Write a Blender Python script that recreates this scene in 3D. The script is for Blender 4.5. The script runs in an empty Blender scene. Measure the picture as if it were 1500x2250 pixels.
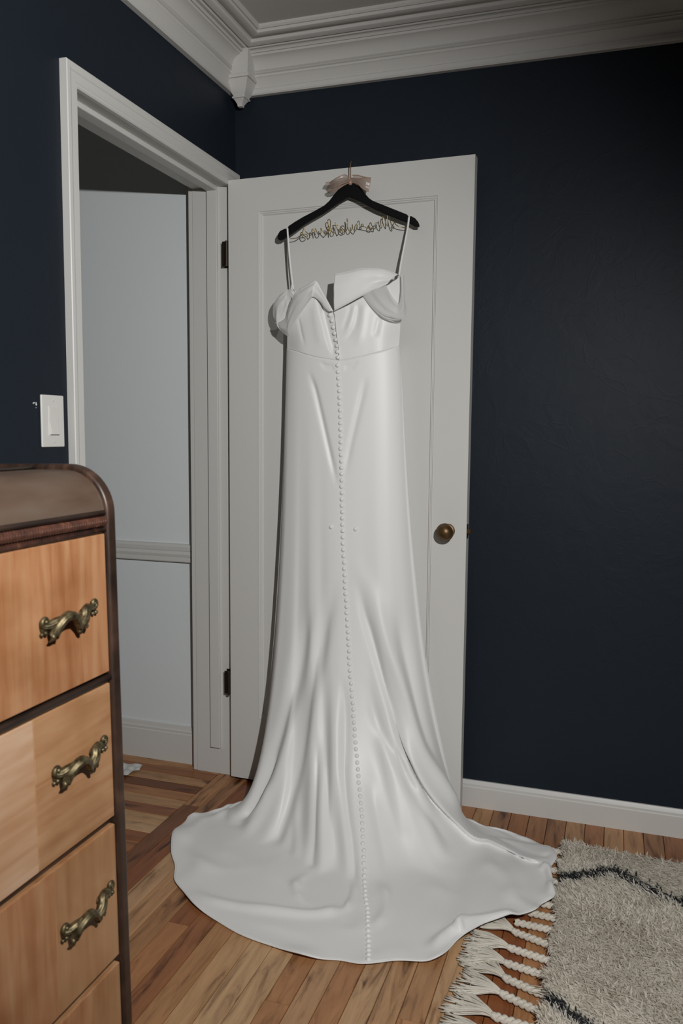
import bpy, bmesh, math, random
import numpy as np
from mathutils import Vector, Matrix
random.seed(7); rng = np.random.default_rng(11)
S = bpy.context.scene
COL = S.collection
PI = math.pi

# ------------------------------------------------------------------ camera
cd = bpy.data.cameras.new('camera'); cam = bpy.data.objects.new('camera', cd); COL.objects.link(cam)
cd.sensor_fit = 'VERTICAL'; cd.sensor_height = 36.0; cd.sensor_width = 24.0
cd.lens = 1810.77 / 2250 * 36.0
cd.clip_start = .02
RX = Vector((0.94885857, 0.3155906, 0.00836607)); UX = Vector((-0.03908467, 0.09113384, 0.99507136)); FX = Vector((-0.31327273, 0.94450897, -0.09880788))
M4 = Matrix((RX, UX, -FX)).transposed().to_4x4(); M4.translation = Vector((1.2565, -2.6222, 1.2292))
cam.matrix_world = M4
cd.dof.use_dof = True; cd.dof.focus_distance = 2.55; cd.dof.aperture_fstop = 8.0
S.camera = cam

# ------------------------------------------------------------------ light
w = bpy.data.worlds.new('room_ambience'); S.world = w; w.use_nodes = True
w.node_tree.nodes['Background'].inputs[0].default_value = (1.0, .97, .9, 1)
w.node_tree.nodes['Background'].inputs[1].default_value = 0.008
ld = bpy.data.lights.new('hand_flash', 'SPOT'); flash = bpy.data.objects.new('hand_flash', ld); COL.objects.link(flash)
ld.energy = 190; ld.color = (1.0, .99, .975); ld.shadow_soft_size = 0.018
ld.spot_size = math.radians(90); ld.spot_blend = 1.0
FLP = Vector((1.66, -2.55, 1.82)); az, el = math.radians(-42), math.radians(-16)
fwd = Vector((math.sin(az) * math.cos(el), math.cos(az) * math.cos(el), math.sin(el))); rgt = fwd.cross(Vector((0, 0, 1))).normalized(); upv = rgt.cross(fwd)
# the flash head is oblong and held tilted
FM = Matrix(((rgt - upv).normalized(), (rgt + upv).normalized(), -fwd)).transposed().to_4x4() @ Matrix.Diagonal((2.2, 1, 1, 1)); FM.translation = FLP
flash.matrix_world = FM
S.view_settings.view_transform = 'Standard'; S.view_settings.look = 'None'
S.view_settings.exposure = 0.0; S.view_settings.gamma = 1.0; S.view_settings.use_curve_mapping = False

# ------------------------------------------------------------------ helpers
def tag(o, label=None, cat=None, group=None, kind=None):
    if label: o['label'] = label
    if cat: o['category'] = cat
    if group: o['group'] = group
    if kind: o['kind'] = kind
    return o
def link(o, parent=None):
    COL.objects.link(o)
    if parent is not None:
        o.parent = parent
        o.matrix_parent_inverse = Matrix.LocRotScale(parent.location, parent.rotation_euler, parent.scale).inverted() if parent.parent is None else (parent.parent.matrix_basis_world() if False else Matrix.Identity(4))
    return o
ROOT = {}
def empty(name, loc):
    o = bpy.data.objects.new(name, None); COL.objects.link(o); o.location = loc; o.empty_display_size = .05
    ROOT[o.name] = Vector(loc)
    return o
def obj(name, V, F, mat, parent=None, smooth=False, auto=None):
    """mesh in world coordinates; parents keep it where it stands"""
    me = bpy.data.meshes.new(name)
    V = np.asarray(V, float).reshape(-1, 3)
    off = ROOT.get(parent.name, Vector((0, 0, 0))) if parent is not None else Vector((0, 0, 0))
    V = V - np.array(off)
    me.from_pydata(V.tolist(), [], [list(map(int, f)) for f in F])
    me.materials.append(mat)
    if smooth:
        me.polygons.foreach_set('use_smooth', [True] * len(me.polygons))
        if auto is not None:
            bm = bmesh.new(); bm.from_mesh(me)
            for e in bm.edges:
                if len(e.link_faces) == 2 and e.calc_face_angle(0) > auto: e.smooth = False
            bm.to_mesh(me); bm.free()
    me.update()
    o = bpy.data.objects.new(name, me); COL.objects.link(o)
    if parent is not None:
        o.parent = parent; ROOT[o.name] = off
    return o
def boxVF(lo, hi):
    x0, y0, z0 = lo; x1, y1, z1 = hi
    V = [(x0, y0, z0), (x1, y0, z0), (x1, y1, z0), (x0, y1, z0), (x0, y0, z1), (x1, y0, z1), (x1, y1, z1), (x0, y1, z1)]
    F = [(3, 2, 1, 0), (4, 5, 6, 7), (0, 1, 5, 4), (1, 2, 6, 5), (2, 3, 7, 6), (3, 0, 4, 7)]
    return V, F
def bev(o, width=.002, seg=2):
    m = o.modifiers.new('bevel', 'BEVEL'); m.width = width; m.segments = seg; m.limit_method = 'ANGLE'; m.angle_limit = .6
    o.data.polygons.foreach_set('use_smooth', [True] * len(o.data.polygons))
    m2 = o.modifiers.new('wn', 'WEIGHTED_NORMAL'); m2.keep_sharp = True
    return o
def box(name, lo, hi, mat, parent=None, b=0):
    o = obj(name, *boxVF(lo, hi), mat, parent)
    if b: bev(o, b)
    return o
def cat(parts):
    V = []; F = []
    for v, f in parts:
        n = len(V); V += [tuple(p) for p in v]; F += [tuple(i + n for i in g) for g in f]
    return V, F
def extrude_poly(P, axis, a, b):
    """polygon in the plane normal to axis, extruded from a to b"""
    n = len(P)
    def mk(p, t):
        return {0: (t, p[0], p[1]), 1: (p[0], t, p[1]), 2: (p[0], p[1], t)}[axis]
    V = [mk(p, a) for p in P] + [mk(p, b) for p in P]
    F = [tuple(range(n))[::-1], tuple(range(n, 2 * n))] + [(i, (i + 1) % n, n + (i + 1) % n, n + i) for i in range(n)]
    return V, F
def catmull(P, n=8, closed=False):
    P = [np.array(p, float) for p in P]; out = []
    m = len(P)
    for i in range(m if closed else m - 1):
        p0 = P[(i - 1) % m] if closed or i > 0 else 2 * P[0] - P[1]
        p1 = P[i]; p2 = P[(i + 1) % m]
        p3 = P[(i + 2) % m] if closed or i + 2 < m else 2 * P[-1] - P[-2]
        for k in range(n):
            t = k / n
            out.append(.5 * ((2 * p1) + (-p0 + p2) * t + (2 * p0 - 5 * p1 + 4 * p2 - p3) * t * t + (-p0 + 3 * p1 - 3 * p2 + p3) * t ** 3))
    if not closed: out.append(P[-1])
    return out
def resample(P, n):
    P = np.array(P, float); d = np.r_[0, np.cumsum(np.linalg.norm(np.diff(P, axis=0), axis=1))]
    t = np.linspace(0, d[-1], n)
    return np.stack([np.interp(t, d, P[:, k]) for k in range(P.shape[1])], 1)
def tube(P, r, n=8, closed=False, flat=None, caps=True):
    """round tube along a polyline; r number or list; flat=(normal vector, ratio)"""
    P = [Vector(p) for p in P]; m = len(P); V = []; F = []
    up = Vector((0, 0, 1)); prev = None
    for i, p in enumerate(P):
        if closed: t = P[(i + 1) % m] - P[i - 1]
        else: t = P[min(i + 1, m - 1)] - P[max(i - 1, 0)]
        t = t.normalized() if t.length > 1e-9 else Vector((0, 0, 1))
        if prev is None:
            a = t.cross(up)
            if a.length < .1: a = t.cross(Vector((1, 0, 0)))
            a.normalize()
        else:
            a = (prev - t * prev.dot(t)).normalized()
        prev = a; b = t.cross(a)
        rr = r[i] if hasattr(r, '__len__') else r
        for k in range(n):
            ang = 2 * PI * k / n
            V.append(tuple(p + (a * math.cos(ang) + b * math.sin(ang)) * rr))
    for i in range(m if closed else m - 1):
        j = (i + 1) % m
        for k in range(n):
            F.append((i * n + k, i * n + (k + 1) % n, j * n + (k + 1) % n, j * n + k))
    if caps and not closed:
        F.append(tuple(range(n))[::-1]); F.append(tuple((m - 1) * n + k for k in range(n)))
    return V, F
def lathe(prof, n, origin, axis):
    """profile (radius, height) turned about axis through origin"""
    ax = Vector(axis).normalized(); a = ax.cross(Vector((0, 0, 1)))
    if a.length < .1: a = ax.cross(Vector((1, 0, 0)))
    a.normalize(); b = ax.cross(a); o = Vector(origin); V = []; F = []
    for r, h in prof:
        for k in range(n):
            t = 2 * PI * k / n
            V.append(tuple(o + ax * h + (a * math.cos(t) + b * math.sin(t)) * max(r, 1e-5)))
    for i in range(len(prof) - 1):
        for k in range(n):
            F.append((i * n + k, i * n + (k + 1) % n, (i + 1) * n + (k + 1) % n, (i + 1) * n + k))
    F.append(tuple(range(n))[::-1]); F.append(tuple((len(prof) - 1) * n + k for k in range(n)))
    return V, F
def ellipsoid(c, r, n=12, m=8):
    V = []; F = []
    for i in range(m + 1):
        th = PI * i / m
        for k in range(n):
            ph = 2 * PI * k / n
            V.append((c[0] + r[0] * math.sin(th) * math.cos(ph), c[1] + r[1] * math.sin(th) * math.sin(ph), c[2] + r[2] * math.cos(th)))
    for i in range(m):
        for k in range(n):
            F.append((i * n + k, i * n + n * 1 + k, i * n + n + (k + 1) % n, i * n + (k + 1) % n))
    return V, F
def gridF(nu, nv, flip=False):
    F = []
    for i in range(nu - 1):
        for j in range(nv - 1):
            f = (i * nv + j, i * nv + j + 1, (i + 1) * nv + j + 1, (i + 1) * nv + j)
            F.append(f[::-1] if flip else f)
    return F
def noise1(n, seed, octs=(3, 7, 15)):
    r = np.random.default_rng(seed); t = np.linspace(0, 1, n); o = np.zeros(n)
    for k in octs: o += np.sin(2 * PI * (k * t + r.random())) / k * octs[0]
    return o
def smooth01(t): t = np.clip(t, 0, 1); return t * t * (3 - 2 * t)

# ------------------------------------------------------------------ materials
def mat(name, col, rough=.5, metal=0.0, spec=.5, build=None, sheen=0):
    m = bpy.data.materials.new(name); m.use_nodes = True; nt = m.node_tree
    b = nt.nodes['Principled BSDF']
    b.inputs['Base Color'].default_value = (*col, 1); b.inputs['Roughness'].default_value = rough
    b.inputs['Metallic'].default_value = metal; b.inputs['Specular IOR Level'].default_value = spec
    if sheen: b.inputs['Sheen Weight'].default_value = sheen; b.inputs['Sheen Roughness'].default_value = .5
    if build: build(nt, b)
    return m
def N(nt, t, **kw):
    n = nt.nodes.new(t)
    for k, v in kw.items():
        if k in n.inputs: n.inputs[k].default_value = v
        else: setattr(n, k, v)
    return n
def coords(nt, scale=(1, 1, 1), rot=(0, 0, 0), rnd=False):
    g = N(nt, 'ShaderNodeNewGeometry'); mp = N(nt, 'ShaderNodeMapping'); mp.inputs['Scale'].default_value = scale; mp.inputs['Rotation'].default_value = rot
    src = g.outputs['Position']
    if rnd:
        oi = N(nt, 'ShaderNodeObjectInfo'); ml = N(nt, 'ShaderNodeVectorMath', operation='SCALE'); ml.inputs[0].default_value = (7.3, 5.1, 9.7)
        nt.links.new(oi.outputs['Random'], ml.inputs['Scale']); ad = N(nt, 'ShaderNodeVectorMath', operation='ADD')
        nt.links.new(src, ad.inputs[0]); nt.links.new(ml.outputs[0], ad.inputs[1]); src = ad.outputs[0]
    nt.links.new(src, mp.inputs['Vector'])
    return mp.outputs[0]
def bump(nt, b, vec, scale, strength, dist=.002, detail=3):
    n = N(nt, 'ShaderNodeTexNoise'); n.inputs['Scale'].default_value = scale; n.inputs['Detail'].default_value = detail
    nt.links.new(vec, n.inputs['Vector']); bp = N(nt, 'ShaderNodeBump'); bp.inputs['Strength'].default_value = strength; bp.inputs['Distance'].default_value = dist
    nt.links.new(n.outputs['Fac'], bp.inputs['Height']); nt.links.new(bp.outputs[0], b.inputs['Normal'])
    return n
def ramp(nt, fac, stops):
    r = N(nt, 'ShaderNodeValToRGB'); e = r.color_ramp.elements
    while len(e) < len(stops): e.new(.5)
    for i, (p, c) in enumerate(stops): e[i].position = p; e[i].color = (*c, 1)
    nt.links.new(fac, r.inputs[0]); return r.outputs[0]
def mixc(nt, fac, a, b, mode='MIX'):
    m = N(nt, 'ShaderNodeMix', data_type='RGBA', blend_type=mode)
    for s, v in ((m.inputs[0], fac), (m.inputs[6], a), (m.inputs[7], b)):
        if isinstance(v, (int, float)): s.default_value = v
        elif isinstance(v, tuple): s.default_value = (*v, 1)
        else: nt.links.new(v, s)
    return m.outputs[2]
def paint(scale=60, strength=.08, dist=.002, mottle=None):
    def f(nt, b):
        v = coords(nt)
        n = bump(nt, b, v, scale, strength, dist, 4)
        if mottle:
            n2 = N(nt, 'ShaderNodeTexNoise'); n2.inputs['Scale'].default_value = 2.2; n2.inputs['Detail'].default_value = 5
            nt.links.new(v, n2.inputs['Vector'])
            nt.links.new(ramp(nt, n2.outputs['Fac'], [(.3, mottle[0]), (.7, mottle[1])]), b.inputs['Base Color'])
    return f
def navy(nt, b):
    v = coords(nt)
    n2 = N(nt, 'ShaderNodeTexNoise'); n2.inputs['Scale'].default_value = 1.7; n2.inputs['Detail'].default_value = 4; nt.links.new(v, n2.inputs['Vector'])
    nt.links.new(ramp(nt, n2.outputs['Fac'], [(.3, (.0120, .0172, .0255)), (.72, (.0140, .0200, .0292))]), b.inputs['Base Color'])
    # trowelled plaster: broad swells, and thin ridges left by the trowel
    m = N(nt, 'ShaderNodeTexNoise'); m.inputs['Scale'].default_value = 9; m.inputs['Detail'].default_value = 5; m.inputs['Distortion'].default_value = 1.2; nt.links.new(v, m.inputs['Vector'])
    vo = N(nt, 'ShaderNodeTexNoise'); vo.inputs['Scale'].default_value = 4.0; vo.inputs['Detail'].default_value = 2; vo.inputs['Distortion'].default_value = 2.5; nt.links.new(v, vo.inputs['Vector'])
    rd = ramp(nt, vo.outputs['Fac'], [(.485, (0, 0, 0)), (.5, (1, 1, 1)), (.515, (0, 0, 0))])
    mm = N(nt, 'ShaderNodeMath', operation='MULTIPLY_ADD'); nt.links.new(rd, mm.inputs[0]); mm.inputs[1].default_value = .10; nt.links.new(m.outputs['Fac'], mm.inputs[2])
    bp = N(nt, 'ShaderNodeBump'); bp.inputs['Strength'].default_value = .22; bp.inputs['Distance'].default_value = .006
    nt.links.new(mm.outputs[0], bp.inputs['Height']); nt.links.new(bp.outputs[0], b.inputs['Normal'])
MAT = {}
MAT['navy'] = mat('navy_wall_paint', (.018, .025, .04), .5, spec=.16, build=navy)
MAT['trim'] = mat('white_trim_paint', (.60, .595, .57), .42, spec=.4, build=paint(35, .05))
MAT['crown'] = mat('crown_paint', (.60, .59, .565), .5, spec=.3, build=paint(45, .06))
MAT['door'] = mat('white_door_paint', (.62, .615, .59), .4, spec=.4, build=paint(28, .07, .0015))
MAT['ceil'] = mat('ceiling_paint', (.56, .55, .52), .7, spec=.2, build=paint(120, .12))
MAT['hall'] = mat('pale_blue_grey_wall', (.70, .745, .755), .55, spec=.3, build=paint(14, .14, .004))
MAT['subfloor'] = mat('subfloor', (.05, .03, .02), .9)
MAT['plastic'] = mat('switch_plastic', (.66, .655, .62), .3)
MAT['iron'] = mat('dark_bronze', (.05, .038, .028), .45, .8)
def brassb(nt, b):
    v = coords(nt); n = N(nt, 'ShaderNodeTexNoise'); n.inputs['Scale'].default_value = 70; n.inputs['Detail'].default_value = 4; nt.links.new(v, n.inputs['Vector'])
    nt.links.new(ramp(nt, n.outputs['Fac'], [(.3, (.085, .045, .018)), (.7, (.16, .10, .042))]), b.inputs['Base Color'])
    bp = N(nt, 'ShaderNodeBump'); bp.inputs['Strength'].default_value = .05
    nt.links.new(n.outputs['Fac'], bp.inputs['Height']); nt.links.new(bp.outputs[0], b.inputs['Normal'])
MAT['knob'] = mat('aged_brass_knob', (.24, .14, .05), .40, .7, build=brassb)
def pullb(nt, b):
    v = coords(nt); n = N(nt, 'ShaderNodeTexNoise'); n.inputs['Scale'].default_value = 120; nt.links.new(v, n.inputs['Vector'])
    nt.links.new(ramp(nt, n.outputs['Fac'], [(.3, (.055, .042, .02)), (.7, (.22, .18, .10))]), b.inputs['Base Color'])
MAT['pull'] = mat('antique_brass_pull', (.3, .24, .11), .5, .8, build=pullb)
MAT['gold'] = mat('gold_wire', (.34, .26, .10), .35, .9)
MAT['hook'] = mat('rose_gold_hook', (.75, .52, .35), .22, 1.0)
MAT['black'] = mat('black_lacquer', (.004, .004, .0045), .5, spec=.15)
def fabric(sc=900, st=.12):
    def f(nt, b):
        v = coords(nt); bump(nt, b, v, sc, st, .0004, 2)
    return f
MAT['satin'] = mat('ivory_satin', (.80, .80, .785), .42, spec=.35, sheen=.15, build=fabric())
def sheerb(tr, col):
    def f(nt, b):
        out = nt.nodes['Material Output']; t = N(nt, 'ShaderNodeBsdfTransparent'); tl = N(nt, 'ShaderNodeBsdfTranslucent'); tl.inputs[0].default_value = (*col, 1)
        m1 = N(nt, 'ShaderNodeMixShader'); m1.inputs[0].default_value = .25; nt.links.new(b.outputs[0], m1.inputs[1]); nt.links.new(tl.outputs[0], m1.inputs[2])
        m = N(nt, 'ShaderNodeMixShader'); m.inputs[0].default_value = tr
        nt.links.new(m1.outputs[0], m.inputs[1]); nt.links.new(t.outputs[0], m.inputs[2]); nt.links.new(m.outputs[0], out.inputs[0])
    return f
MAT['organza'] = mat('white_organza', (.74, .74, .725), .5, build=sheerb(.16, (.74, .74, .72)))
MAT['ribbon'] = mat('blush_organza_ribbon', (.47, .37, .315), .3, build=sheerb(.26, (.45, .34, .28)))
MAT['ribbon_edge'] = mat('blush_satin_edge', (.40, .25, .185), .35)
def plank_mat(name, gs):
    def f(nt, b):
        oi = N(nt, 'ShaderNodeObjectInfo')
        base = ramp(nt, oi.outputs['Random'], [(0, (0.378, 0.162, 0.065)), (.14, (0.479, 0.245, 0.110)), (.27, (0.252, 0.083, 0.029)), (.40, (0.554, 0.328, 0.163)), (.52, (0.403, 0.170, 0.065)), (.64, (0.176, 0.059, 0.022)), (.74, (0.470, 0.241, 0.106)), (.86, (0.571, 0.356, 0.190)), (1, (0.311, 0.115, 0.042))])
        v = coords(nt, gs, rnd=True)
        n = N(nt, 'ShaderNodeTexNoise'); n.inputs['Scale'].default_value = 1.0; n.inputs['Detail'].default_value = 6; n.inputs['Roughness'].default_value = .65; n.inputs['Distortion'].default_value = .9; nt.links.new(v, n.inputs['Vector'])
        g = ramp(nt, n.outputs['Fac'], [(.30, (.42, .37, .34)), (.45, (.85, .83, .81)), (.6, (1, 1, 1)), (.8, (1.12, 1.10, 1.06))])
        c = mixc(nt, 1.0, base, g, 'MULTIPLY')
        n2 = N(nt, 'ShaderNodeTexNoise'); n2.inputs['Scale'].default_value = .34; n2.inputs['Detail'].default_value = 5; n2.inputs['Distortion'].default_value = 2.2; nt.links.new(v, n2.inputs['Vector'])
        c = mixc(nt, 1.0, c, ramp(nt, n2.outputs['Fac'], [(.29, (.22, .16, .13)), (.36, (.8, .75, .71)), (.42, (1, 1, 1)), (.64, (1, 1, 1)), (.76, (.78, .72, .67))]), 'MULTIPLY')
        nt.links.new(c, b.inputs['Base Color'])
        bp = N(nt, 'ShaderNodeBump'); bp.inputs['Strength'].default_value = .06; bp.inputs['Distance'].default_value = .001
        nt.links.new(n.outputs['Fac'], bp.inputs['Height']); nt.links.new(bp.outputs[0], b.inputs['Normal'])
    return mat(name, (.3, .18, .09), .38, spec=.35, build=f)
MAT['plank'] = plank_mat('oak_strip_room', (38, 5, 38))
MAT['plankh'] = plank_mat('oak_strip_hall', (5, 38, 38))
def veneer(gs, rot, stops, sc2=6, dark=.75):
    def f(nt, b):
        v = coords(nt, gs, rot)
        n = N(nt, 'ShaderNodeTexNoise'); n.inputs['Scale'].default_value = 1; n.inputs['Detail'].default_value = 5; n.inputs['Distortion'].default_value = .4; nt.links.new(v, n.inputs['Vector'])
        c = ramp(nt, n.outputs['Fac'], stops)
        v2 = coords(nt); n2 = N(nt, 'ShaderNodeTexNoise'); n2.inputs['Scale'].default_value = sc2; n2.inputs['Detail'].default_value = 3; nt.links.new(v2, n2.inputs['Vector'])
        c = mixc(nt, 1.0, c, ramp(nt, n2.outputs['Fac'], [(.35, (dark, dark * .88, dark * .75)), (.6, (1, 1, 1))]), 'MULTIPLY')
        nt.links.new(c, b.inputs['Base Color'])
    return f
HON = [(.25, (.30, .120, .050)), (.5, (.385, .185, .087)), (.75, (.43, .245, .130))]
TAN = [(.25, (.32, .155, .070)), (.5, (.395, .212, .104)), (.75, (.44, .262, .140))]
MAT['ven_v'] = mat('honey_veneer_upright_grain', (.5, .26, .11), .38, build=veneer((60, 60, 5), (0, 0, 0), HON, 9))
MAT['ven_h'] = mat('tan_veneer_level_grain', (.5, .3, .14), .38, build=veneer((10, 6, 70), (.25, 0, 0), TAN, 7))
MAT['ven_t'] = mat('tan_veneer_upright_grain', (.5, .3, .14), .38, build=veneer((50, 50, 4), (0, 0, 0), TAN, 7))
MAT['ven_d'] = mat('pale_veneer_slanting_grain', (.58, .42, .3), .38, build=veneer((8, 5, 55), (.75, 0, 0), [(.25, (.42, .24, .135)), (.5, (.49, .31, .195)), (.75, (.55, .38, .26))], 5, .9))
def worn(nt, b):
    v = coords(nt, (12, 3, 12)); n = N(nt, 'ShaderNodeTexNoise'); n.inputs['Scale'].default_value = 1.4; n.inputs['Detail'].default_value = 6; nt.links.new(v, n.inputs['Vector'])
    nt.links.new(ramp(nt, n.outputs['Fac'], [(.3, (.062, .032, .019)), (.5, (.095, .062, .043)), (.7, (.118, .090, .068))]), b.inputs['Base Color'])
    v2 = coords(nt); n2 = N(nt, 'ShaderNodeTexNoise'); n2.inputs['Scale'].default_value = 12; nt.links.new(v2, n2.inputs['Vector'])
    r = N(nt, 'ShaderNodeMapRange'); r.inputs[3].default_value = .35; r.inputs[4].default_value = .6; nt.links.new(n2.outputs['Fac'], r.inputs[0]); nt.links.new(r.outputs[0], b.inputs['Roughness'])
MAT['worn'] = mat('worn_walnut_top', (.22, .15, .1), .45, build=worn)
def darkw(nt, b):
    v = coords(nt, (60, 8, 14)); n = N(nt, 'ShaderNodeTexNoise'); n.inputs['Scale'].default_value = 1.3; n.inputs['Detail'].default_value = 5; nt.links.new(v, n.inputs['Vector'])
    nt.links.new(ramp(nt, n.outputs['Fac'], [(.3, (.018, .010, .007)), (.55, (.045, .024, .016)), (.75, (.085, .045, .028))]), b.inputs['Base Color'])
MAT['dark'] = mat('dark_walnut', (.05, .025, .017), .42, build=darkw)
def redw(nt, b):
    v = coords(nt, (30, 90, 60)); n = N(nt, 'ShaderNodeTexNoise'); n.inputs['Scale'].default_value = 1; n.inputs['Detail'].default_value = 4; nt.links.new(v, n.inputs['Vector'])
    nt.links.new(ramp(nt, n.outputs['Fac'], [(.3, (.035, .015, .010)), (.6, (.085, .032, .02)), (.8, (.20, .085, .04))]), b.inputs['Base Color'])
MAT['red'] = mat('reddish_carved_wood', (.1, .035, .02), .45, build=redw)
def wool(c0, c1):
    def f(nt, b):
        v = coords(nt); n = N(nt, 'ShaderNodeTexNoise'); n.inputs['Scale'].default_value = 11; n.inputs['Detail'].default_value = 8; n.inputs['Roughness'].default_value = .75; nt.links.new(v, n.inputs['Vector'])
        nt.links.new(ramp(nt, n.outputs['Fac'], [(.32, c0), (.68, c1)]), b.inputs['Base Color'])
    return f
MAT['wool'] = mat('cream_wool', (.6, .56, .48), .85, spec=.15, build=wool((.82, .77, .68), (.93, .90, .83)), sheen=.3)
def fluff(m, f):
    nt = m.node_tree; b = nt.nodes['Principled BSDF']; tl = N(nt, 'ShaderNodeBsdfTranslucent'); mx = N(nt, 'ShaderNodeMixShader'); mx.inputs[0].default_value = f
    nt.links.new(b.inputs['Base Color'].links[0].from_socket, tl.inputs[0])
    nt.links.new(b.outputs[0], mx.inputs[1]); nt.links.new(tl.outputs[0], mx.inputs[2]); nt.links.new(mx.outputs[0], nt.nodes['Material Output'].inputs[0])
fluff(MAT['wool'], .5)
MAT['charcoal'] = mat('charcoal_wool', (.02, .021, .023), .9, spec=.1, build=wool((.012, .013, .015), (.035, .036, .038)))
MAT['cord'] = mat('cream_cotton_cord', (.66, .62, .54), .8, spec=.2, build=wool((.58, .54, .46), (.72, .68, .60)))
MAT['paper'] = mat('tissue_paper', (.6, .6, .58), .6)
MAT['chip'] = mat('bare_plaster', (.6, .6, .58), .8)

# ------------------------------------------------------------------ room shell
ZC = 2.478; X1 = 3.4; Y0 = -4.2; TW = .135           # ceiling, far ends of the room, wall thickness
DY0, DY1, DZ = -.880, -.050, 2.047                    # doorway
def st(o): o['kind'] = 'structure'; return o
def quads(name, Q, m, parent=None):
    V = []; F = []
    for q in Q:
        n = len(V); V += q; F.append(tuple(range(n, n + len(q))))
    return obj(name, V, F, m, parent)
st(box('wall_back', (0, 0, 0), (X1, .12, ZC), MAT['navy']))
lv = cat([boxVF((-TW, Y0, 0), (0, DY0, ZC)), boxVF((-TW, DY0, DZ), (0, DY1, ZC)), boxVF((-TW, DY1, 0), (0, .12, ZC))])
# the hall face of the same wall carries the hall's paint
wl = st(obj('wall_left', *lv, MAT['navy'])); wl.data.materials.append(MAT['hall'])
for p in wl.data.polygons:
    if p.normal.x < -.9: p.material_index = 1
st(box('ceiling', (0, Y0, ZC), (X1, 0, ZC + .05), MAT['ceil']))
HX = -1.45
st(box('wall_hall_end', (HX, 0, 0), (-TW, .12, ZC), MAT['hall']))
st(box('wall_hall_side', (HX - .1, -2.2, 0), (HX, .12, ZC), MAT['hall']))
st(box('ceiling_hall', (HX, -2.2, ZC), (-TW, 0, ZC + .05), MAT['ceil']))

# floor: subfloor with every strip a board of its own
fl = st(box('floor', (HX - .1, Y0, -.05), (X1, .12, -.012), MAT['subfloor']))
def board_mesh(name, m, along):
    g = .0007; c = .0012; L = 1.0; W = .0572
    pr = [(-W / 2 + g, -.012), (-W / 2 + g, -c), (-W / 2 + g + c, 0), (W / 2 - g - c, 0), (W / 2 - g, -c), (W / 2 - g, -.012)]
    V = []; F = []
    for s, zz in ((-.5, 0), (.5, 0)):
        for a, z in pr: V.append((a, s, z) if along == 'y' else (s, a, z))
    n = len(pr)
    for i in range(n - 1):
        f = (i, i + 1, n + i + 1, n + i); F.append(f if along == 'x' else f[::-1])
    F += [tuple(range(n)), tuple(range(n, 2 * n))[::-1]]
    me = bpy.data.meshes.new(name); me.from_pydata(V, [], F); me.materials.append(m)
    bm = bmesh.new(); bm.from_mesh(me); bmesh.ops.recalc_face_normals(bm, faces=bm.faces); bm.to_mesh(me); bm.free()
    return me
def board(me, x, y, length, along):
    o = bpy.data.objects.new('floorboard', me); COL.objects.link(o); o.parent = fl
    o.location = (x, y, 0); o.scale = (1, length - .001, 1) if along == 'y' else (length - .001, 1, 1)
XT = -.0486; BW = .0572
mr = board_mesh('floorboard', MAT['plank'], 'y'); mh = board_mesh('floorboard_hall', MAT['plankh'], 'x')
rb = random.Random(3)
rest = []
for k in range(40):
    x = XT + BW * (k + .5); y = -.002
    first = True
    while y > -2.3:
        L = rb.uniform(.32, 1.15) * (.6 if first else 1); first = False
        board(mr, x, y - L / 2, L, 'y'); y -= L
    rest.append((x, y))
RV = []; RF = []                                     # the boards behind the camera and past the frame
for x, y in rest:
    v, f = boxVF((x - BW / 2 + .0007, Y0, -.012), (x + BW / 2 - .0007, y - .001, 0)); n = len(RV); RV += v; RF += [tuple(i + n for i in q) for q in f]
xk = XT + 40 * BW
while xk < X1:
    v, f = boxVF((xk + .0007, Y0, -.012), (xk + BW - .0007, -.002, 0)); n = len(RV); RV += v; RF += [tuple(i + n for i in q) for q in f]; xk += BW
ob = obj('floorboard_field', RV, RF, MAT['plank'], fl); ob['kind'] = 'stuff'
for k in range(20):
    y = -.003 - BW * (k + .5); x = XT - .0005
    first = True
    while x > -1.0:
        L = rb.uniform(.35, .95) * (.7 if first else 1); first = False
        L = min(L, x - HX)
        board(mh, x - L / 2, y, L, 'x'); x -= L
RV = []; RF = []
v, f = boxVF((HX, -2.2, -.012), (XT, -.003 - 20 * BW, 0)); ob = obj('floorboard_field', v, f, MAT['plankh'], fl); ob['kind'] = 'stuff'

# crown moulding, mitred in the corner
PROF = [(0, 2.327), (.016, 2.327), (.019, 2.331), (.019, 2.337), (.0145, 2.339), (.0165, 2.347), (.012, 2.350), (.015, 2.358), (.022, 2.374), (.026, 2.378), (.022, 2.382), (.024, 2.387), (.029, 2.389), (.026, 2.393), (.031, 2.396), (.028, 2.400),
        (.030, 2.405), (.034, 2.414), (.041, 2.423), (.050, 2.429), (.059, 2.432), (.061, 2.438), (.067, 2.437), (.071, 2.442), (.067, 2.447), (.078, 2.446), (.082, 2.451), (.087, 2.452), (.090, 2.447), (.098, 2.448), (.106, 2.452), (.107, 2.460), (.115, 2.462), (.124, 2.457), (.137, 2.456), (.145, 2.459), (.146, 2.467), (.152, 2.466), (.157, 2.471), (.157, 2.478), (0, 2.478)]
def crown(name, A, B):
    n = len(PROF); V = [A(d, z) for d, z in PROF] + [B(d, z) for d, z in PROF]
    F = [(i, (i + 1) % n, n + (i + 1) % n, n + i) for i in range(n)] + [tuple(range(n)), tuple(range(n, 2 * n))[::-1]]
    o = obj(name, V, F, MAT['crown'], smooth=True, auto=.55)
    bm = bmesh.new(); bm.from_mesh(o.data); bmesh.ops.recalc_face_normals(bm, faces=bm.faces); bm.to_mesh(o.data); bm.free()
    return st(o)
crown('trim_1', lambda d, z: (d, -d, z), lambda d, z: (X1, -d, z))
crown('trim_2', lambda d, z: (d, -d, z), lambda d, z: (d, Y0, z))
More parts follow.
